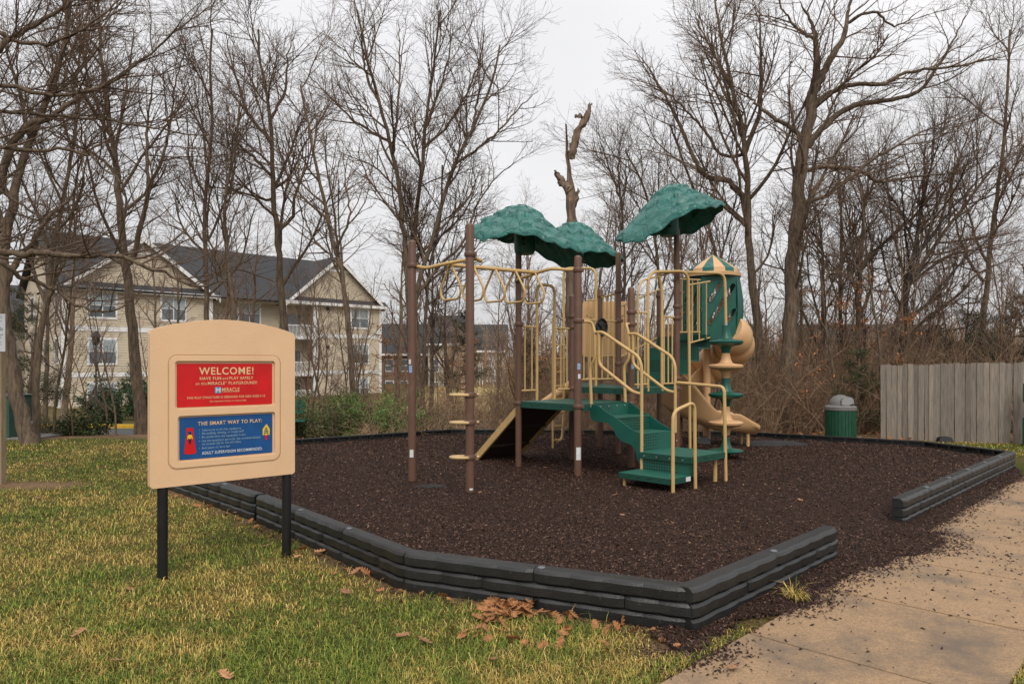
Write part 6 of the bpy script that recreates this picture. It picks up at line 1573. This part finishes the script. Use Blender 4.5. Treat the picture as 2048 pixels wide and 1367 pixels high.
# distant town houses beyond
def townhouse(px0, px1, Y, z0, ze, zr, mwall, label, nw, dark=False):
    a = P(px0, 725, Y); b = P(px1, 725, Y); w = b.x - a.x; x0, x1 = a.x, b.x
    root = thing('town_house', label, 'house', (x0, Y, z0))
    mb = MB(); mb.box(x0, x1, Y, Y + 9, z0, ze); mb.build('wall', mwall, root)
    mb = MB(); mb.add([(x0 - .4, Y - .5, ze - .1), (x1 + .4, Y - .5, ze - .1), (x1 + .4, Y + 4.5, zr), (x0 - .4, Y + 4.5, zr), (x1 + .4, Y + 9.5, ze - .1), (x0 - .4, Y + 9.5, ze - .1)], [(0, 1, 2, 3), (3, 2, 4, 5), (0, 3, 5), (1, 4, 2), (0, 5, 4, 1)]); mb.build('roof', M_shingle, root)
    mb = MB(); mb.box(x0 - .4, x1 + .4, Y - .6, Y - .52, ze - .35, ze - .08); mb.build('fascia', M_white, root)
    nst = max(1, int((ze - z0) / 2.9))
    for s in range(nst):
        for k in range(nw):
            cx_ = x0 + w * (k + .5) / nw; zz = z0 + .9 + 2.9 * s
            mb = MB(); mb.box(cx_ - .62, cx_ + .62, Y - .06, Y, zz - .1, zz + 1.6); w_ = mb.build('window', M_white, root)
            mb = MB(); mb.box(cx_ - .5, cx_ + .5, Y - .075, Y - .062, zz, zz + .7); mb.box(cx_ - .5, cx_ + .5, Y - .075, Y - .062, zz + .78, zz + 1.5); mb.build('pane', M_glass, w_)
M_brick = mat('far_brick', (.17, .105, .08), .9, .2, 8); M_cream = mat('far_cream_siding', (.36, .32, .26), .8, .08, 2); M_grey = mat('far_grey_siding', (.38, .39, .40), .8, .08, 2)
townhouse(735, 852, 98, -3, 3.2, 7.4, M_brick, 'distant brick town house with dark roof right of the apartment house', 4)
townhouse(856, 935, 92, -3, 4.4, 8.2, M_cream, 'distant cream town house behind the overhead ladder', 3)
townhouse(938, 1010, 96, -3, 3.6, 7.2, M_grey, 'distant grey town house behind the ramp', 3)
townhouse(1350, 1520, 110, -1, 4.4, 8.0, M_cream, 'distant pale house showing through the wood behind the slide', 5)
townhouse(1620, 1900, 120, -1, 3.4, 8.5, M_grey, 'distant grey roofed house behind the fence', 6)
for i, (x0, x1) in enumerate(((-40.5, -36.8),)):
    pass
lh = thing('side_house', 'beige neighbouring house wing seen at the left behind the evergreens', 'house', (-47, 62, -2.5))
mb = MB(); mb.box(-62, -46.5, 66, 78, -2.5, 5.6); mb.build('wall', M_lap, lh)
mb = MB(); mb.add([(-63, 65, 5.5), (-46, 65, 5.5), (-46, 72, 9.6), (-63, 72, 9.6), (-46, 79, 5.5), (-63, 79, 5.5)], [(0, 1, 2, 3), (3, 2, 4, 5), (1, 4, 2), (0, 3, 5), (0, 5, 4, 1)]); mb.build('roof', M_shingle, lh)
mb = MB(); mb.box(-63, -46, 64.9, 65, 5.25, 5.5); mb.build('fascia', M_white, lh)
for x_ in (-52, -49):
    for z in (-1, 2.2):
        mb = MB(); mb.box(x_ - .7, x_ + .7, 65.93, 66, z, z + 1.8); w_ = mb.build('window', M_white, lh)
        mb = MB(); mb.box(x_ - .56, x_ + .56, 65.91, 65.93, z + .12, z + 1.68); mb.build('pane', M_glass, w_)

# lamp post in front of the house
q = ground_pt(192, 36); lp = thing('lamp_post', 'black lamp post with a lantern head in front of the left house wall', 'lamp post', tuple(q))
hz_ = EYE + (725 - 690) / F_PX * 36
mb = MB(); mb.lathe([(.10, q.z), (.10, q.z + .5), (.045, q.z + .7), (.035, hz_)], (q.x, q.y, 0), 12); mb.build('pole', M_black, lp, smooth=40)
mb = MB(); mb.lathe([(.06, hz_), (.13, hz_ + .08), (.20, hz_ + .42), (.26, hz_ + .44), (.12, hz_ + .62), (.02, hz_ + .72)], (q.x, q.y, 0), 8); mb.build('lantern', M_black, lp)
q = ground_pt(1797, 70)

# parked cars
def car(loc, rz, m, label):
    root = thing('parked_car', label, 'car', loc, rz=rz); root['_org'] = (0, 0, 0)
    g = MB(); W2 = .86
    body = [(-2.25, .35), (-2.3, .62), (-2.15, .85), (-1.3, .93), (-.55, 1.36), (.75, 1.40), (1.65, .98), (2.2, .90), (2.28, .55), (2.2, .33)]
    g.prism(body, (0, -W2, 0), (1, 0, 0), UP, (0, 2 * W2, 0)); b_ = g.build('body', m, root, bevel=.06)
    for s in (-1, 1):
        g = MB(); g.prism([(-1.15, .95), (-.52, 1.30), (.05, 1.33), (.05, .95)], (0, s * (W2 + .004), 0), (1, 0, 0), UP, (0, s * .006, 0)); g.build('side_window', M_glass, root)
        g = MB(); g.prism([(.12, .95), (.12, 1.33), (.72, 1.33), (1.35, .98)], (0, s * (W2 + .004), 0), (1, 0, 0), UP, (0, s * .006, 0)); g.build('side_window', M_glass, root)
        for x_ in (-1.42, 1.38):
            g = MB(); g.tube([(x_, s * (W2 - .18), .32), (x_, s * (W2 + .02), .32)], .32, 18); wh_ = g.build('wheel', M_black, root)
            g = MB(); g.tube([(x_, s * (W2 + .0), .32), (x_, s * (W2 + .03), .32)], .19, 12); g.build('rim', M_steel, wh_)
        g = MB(); g.box(-2.30, -2.22, s * .62 - .16, s * .62 + .16, .62, .74); g.build('headlight', M_white, root)
        g = MB(); g.box(2.20, 2.27, s * .66 - .14, s * .66 + .14, .70, .84); g.build('tail_light', M_red, root)
    g = MB(); g.add([(-1.26, -.74, .965), (-1.26, .74, .965), (-.56, .66, 1.372), (-.56, -.66, 1.372)], [(0, 1, 2, 3)]); g.build('windscreen', M_glass, root)
    return root
M_silver = mat('car_silver', (.50, .52, .54), .3, .03, 2, metallic=.3, coat=.5); M_navy = mat('car_navy', (.02, .03, .06), .3, .1, 2, coat=.5)
def cp(px_, Y): q = ground_pt(px_, Y); return (q.x, q.y, q.z + .1)
car(cp(878, 33), math.radians(80), M_silver, 'white parked car seen through the brush behind the front brown post')
car(cp(785, 66), math.radians(10), M_navy, 'dark blue parked car beside the right end of the apartment house')
car(cp(305, 27), math.radians(85), mat('car_white', (.7, .7, .7), .3, .03, 2, coat=.5), 'white parked car on the road, mostly hidden by the welcome board')

for o in bpy.data.objects:
    if '_org' in o: del o['_org']
open('/tmp/stats.txt','w').write(str(dict(t=build_tree.tris,tot=sum(sum(len(p.vertices)-2 for p in m_.polygons) for m_ in bpy.data.meshes if m_.users)))) if False else print('total tris', sum(len(o.data.polygons) * 2 for o in {o.data.name: o for o in bpy.data.objects if o.type == 'MESH'}.values()))
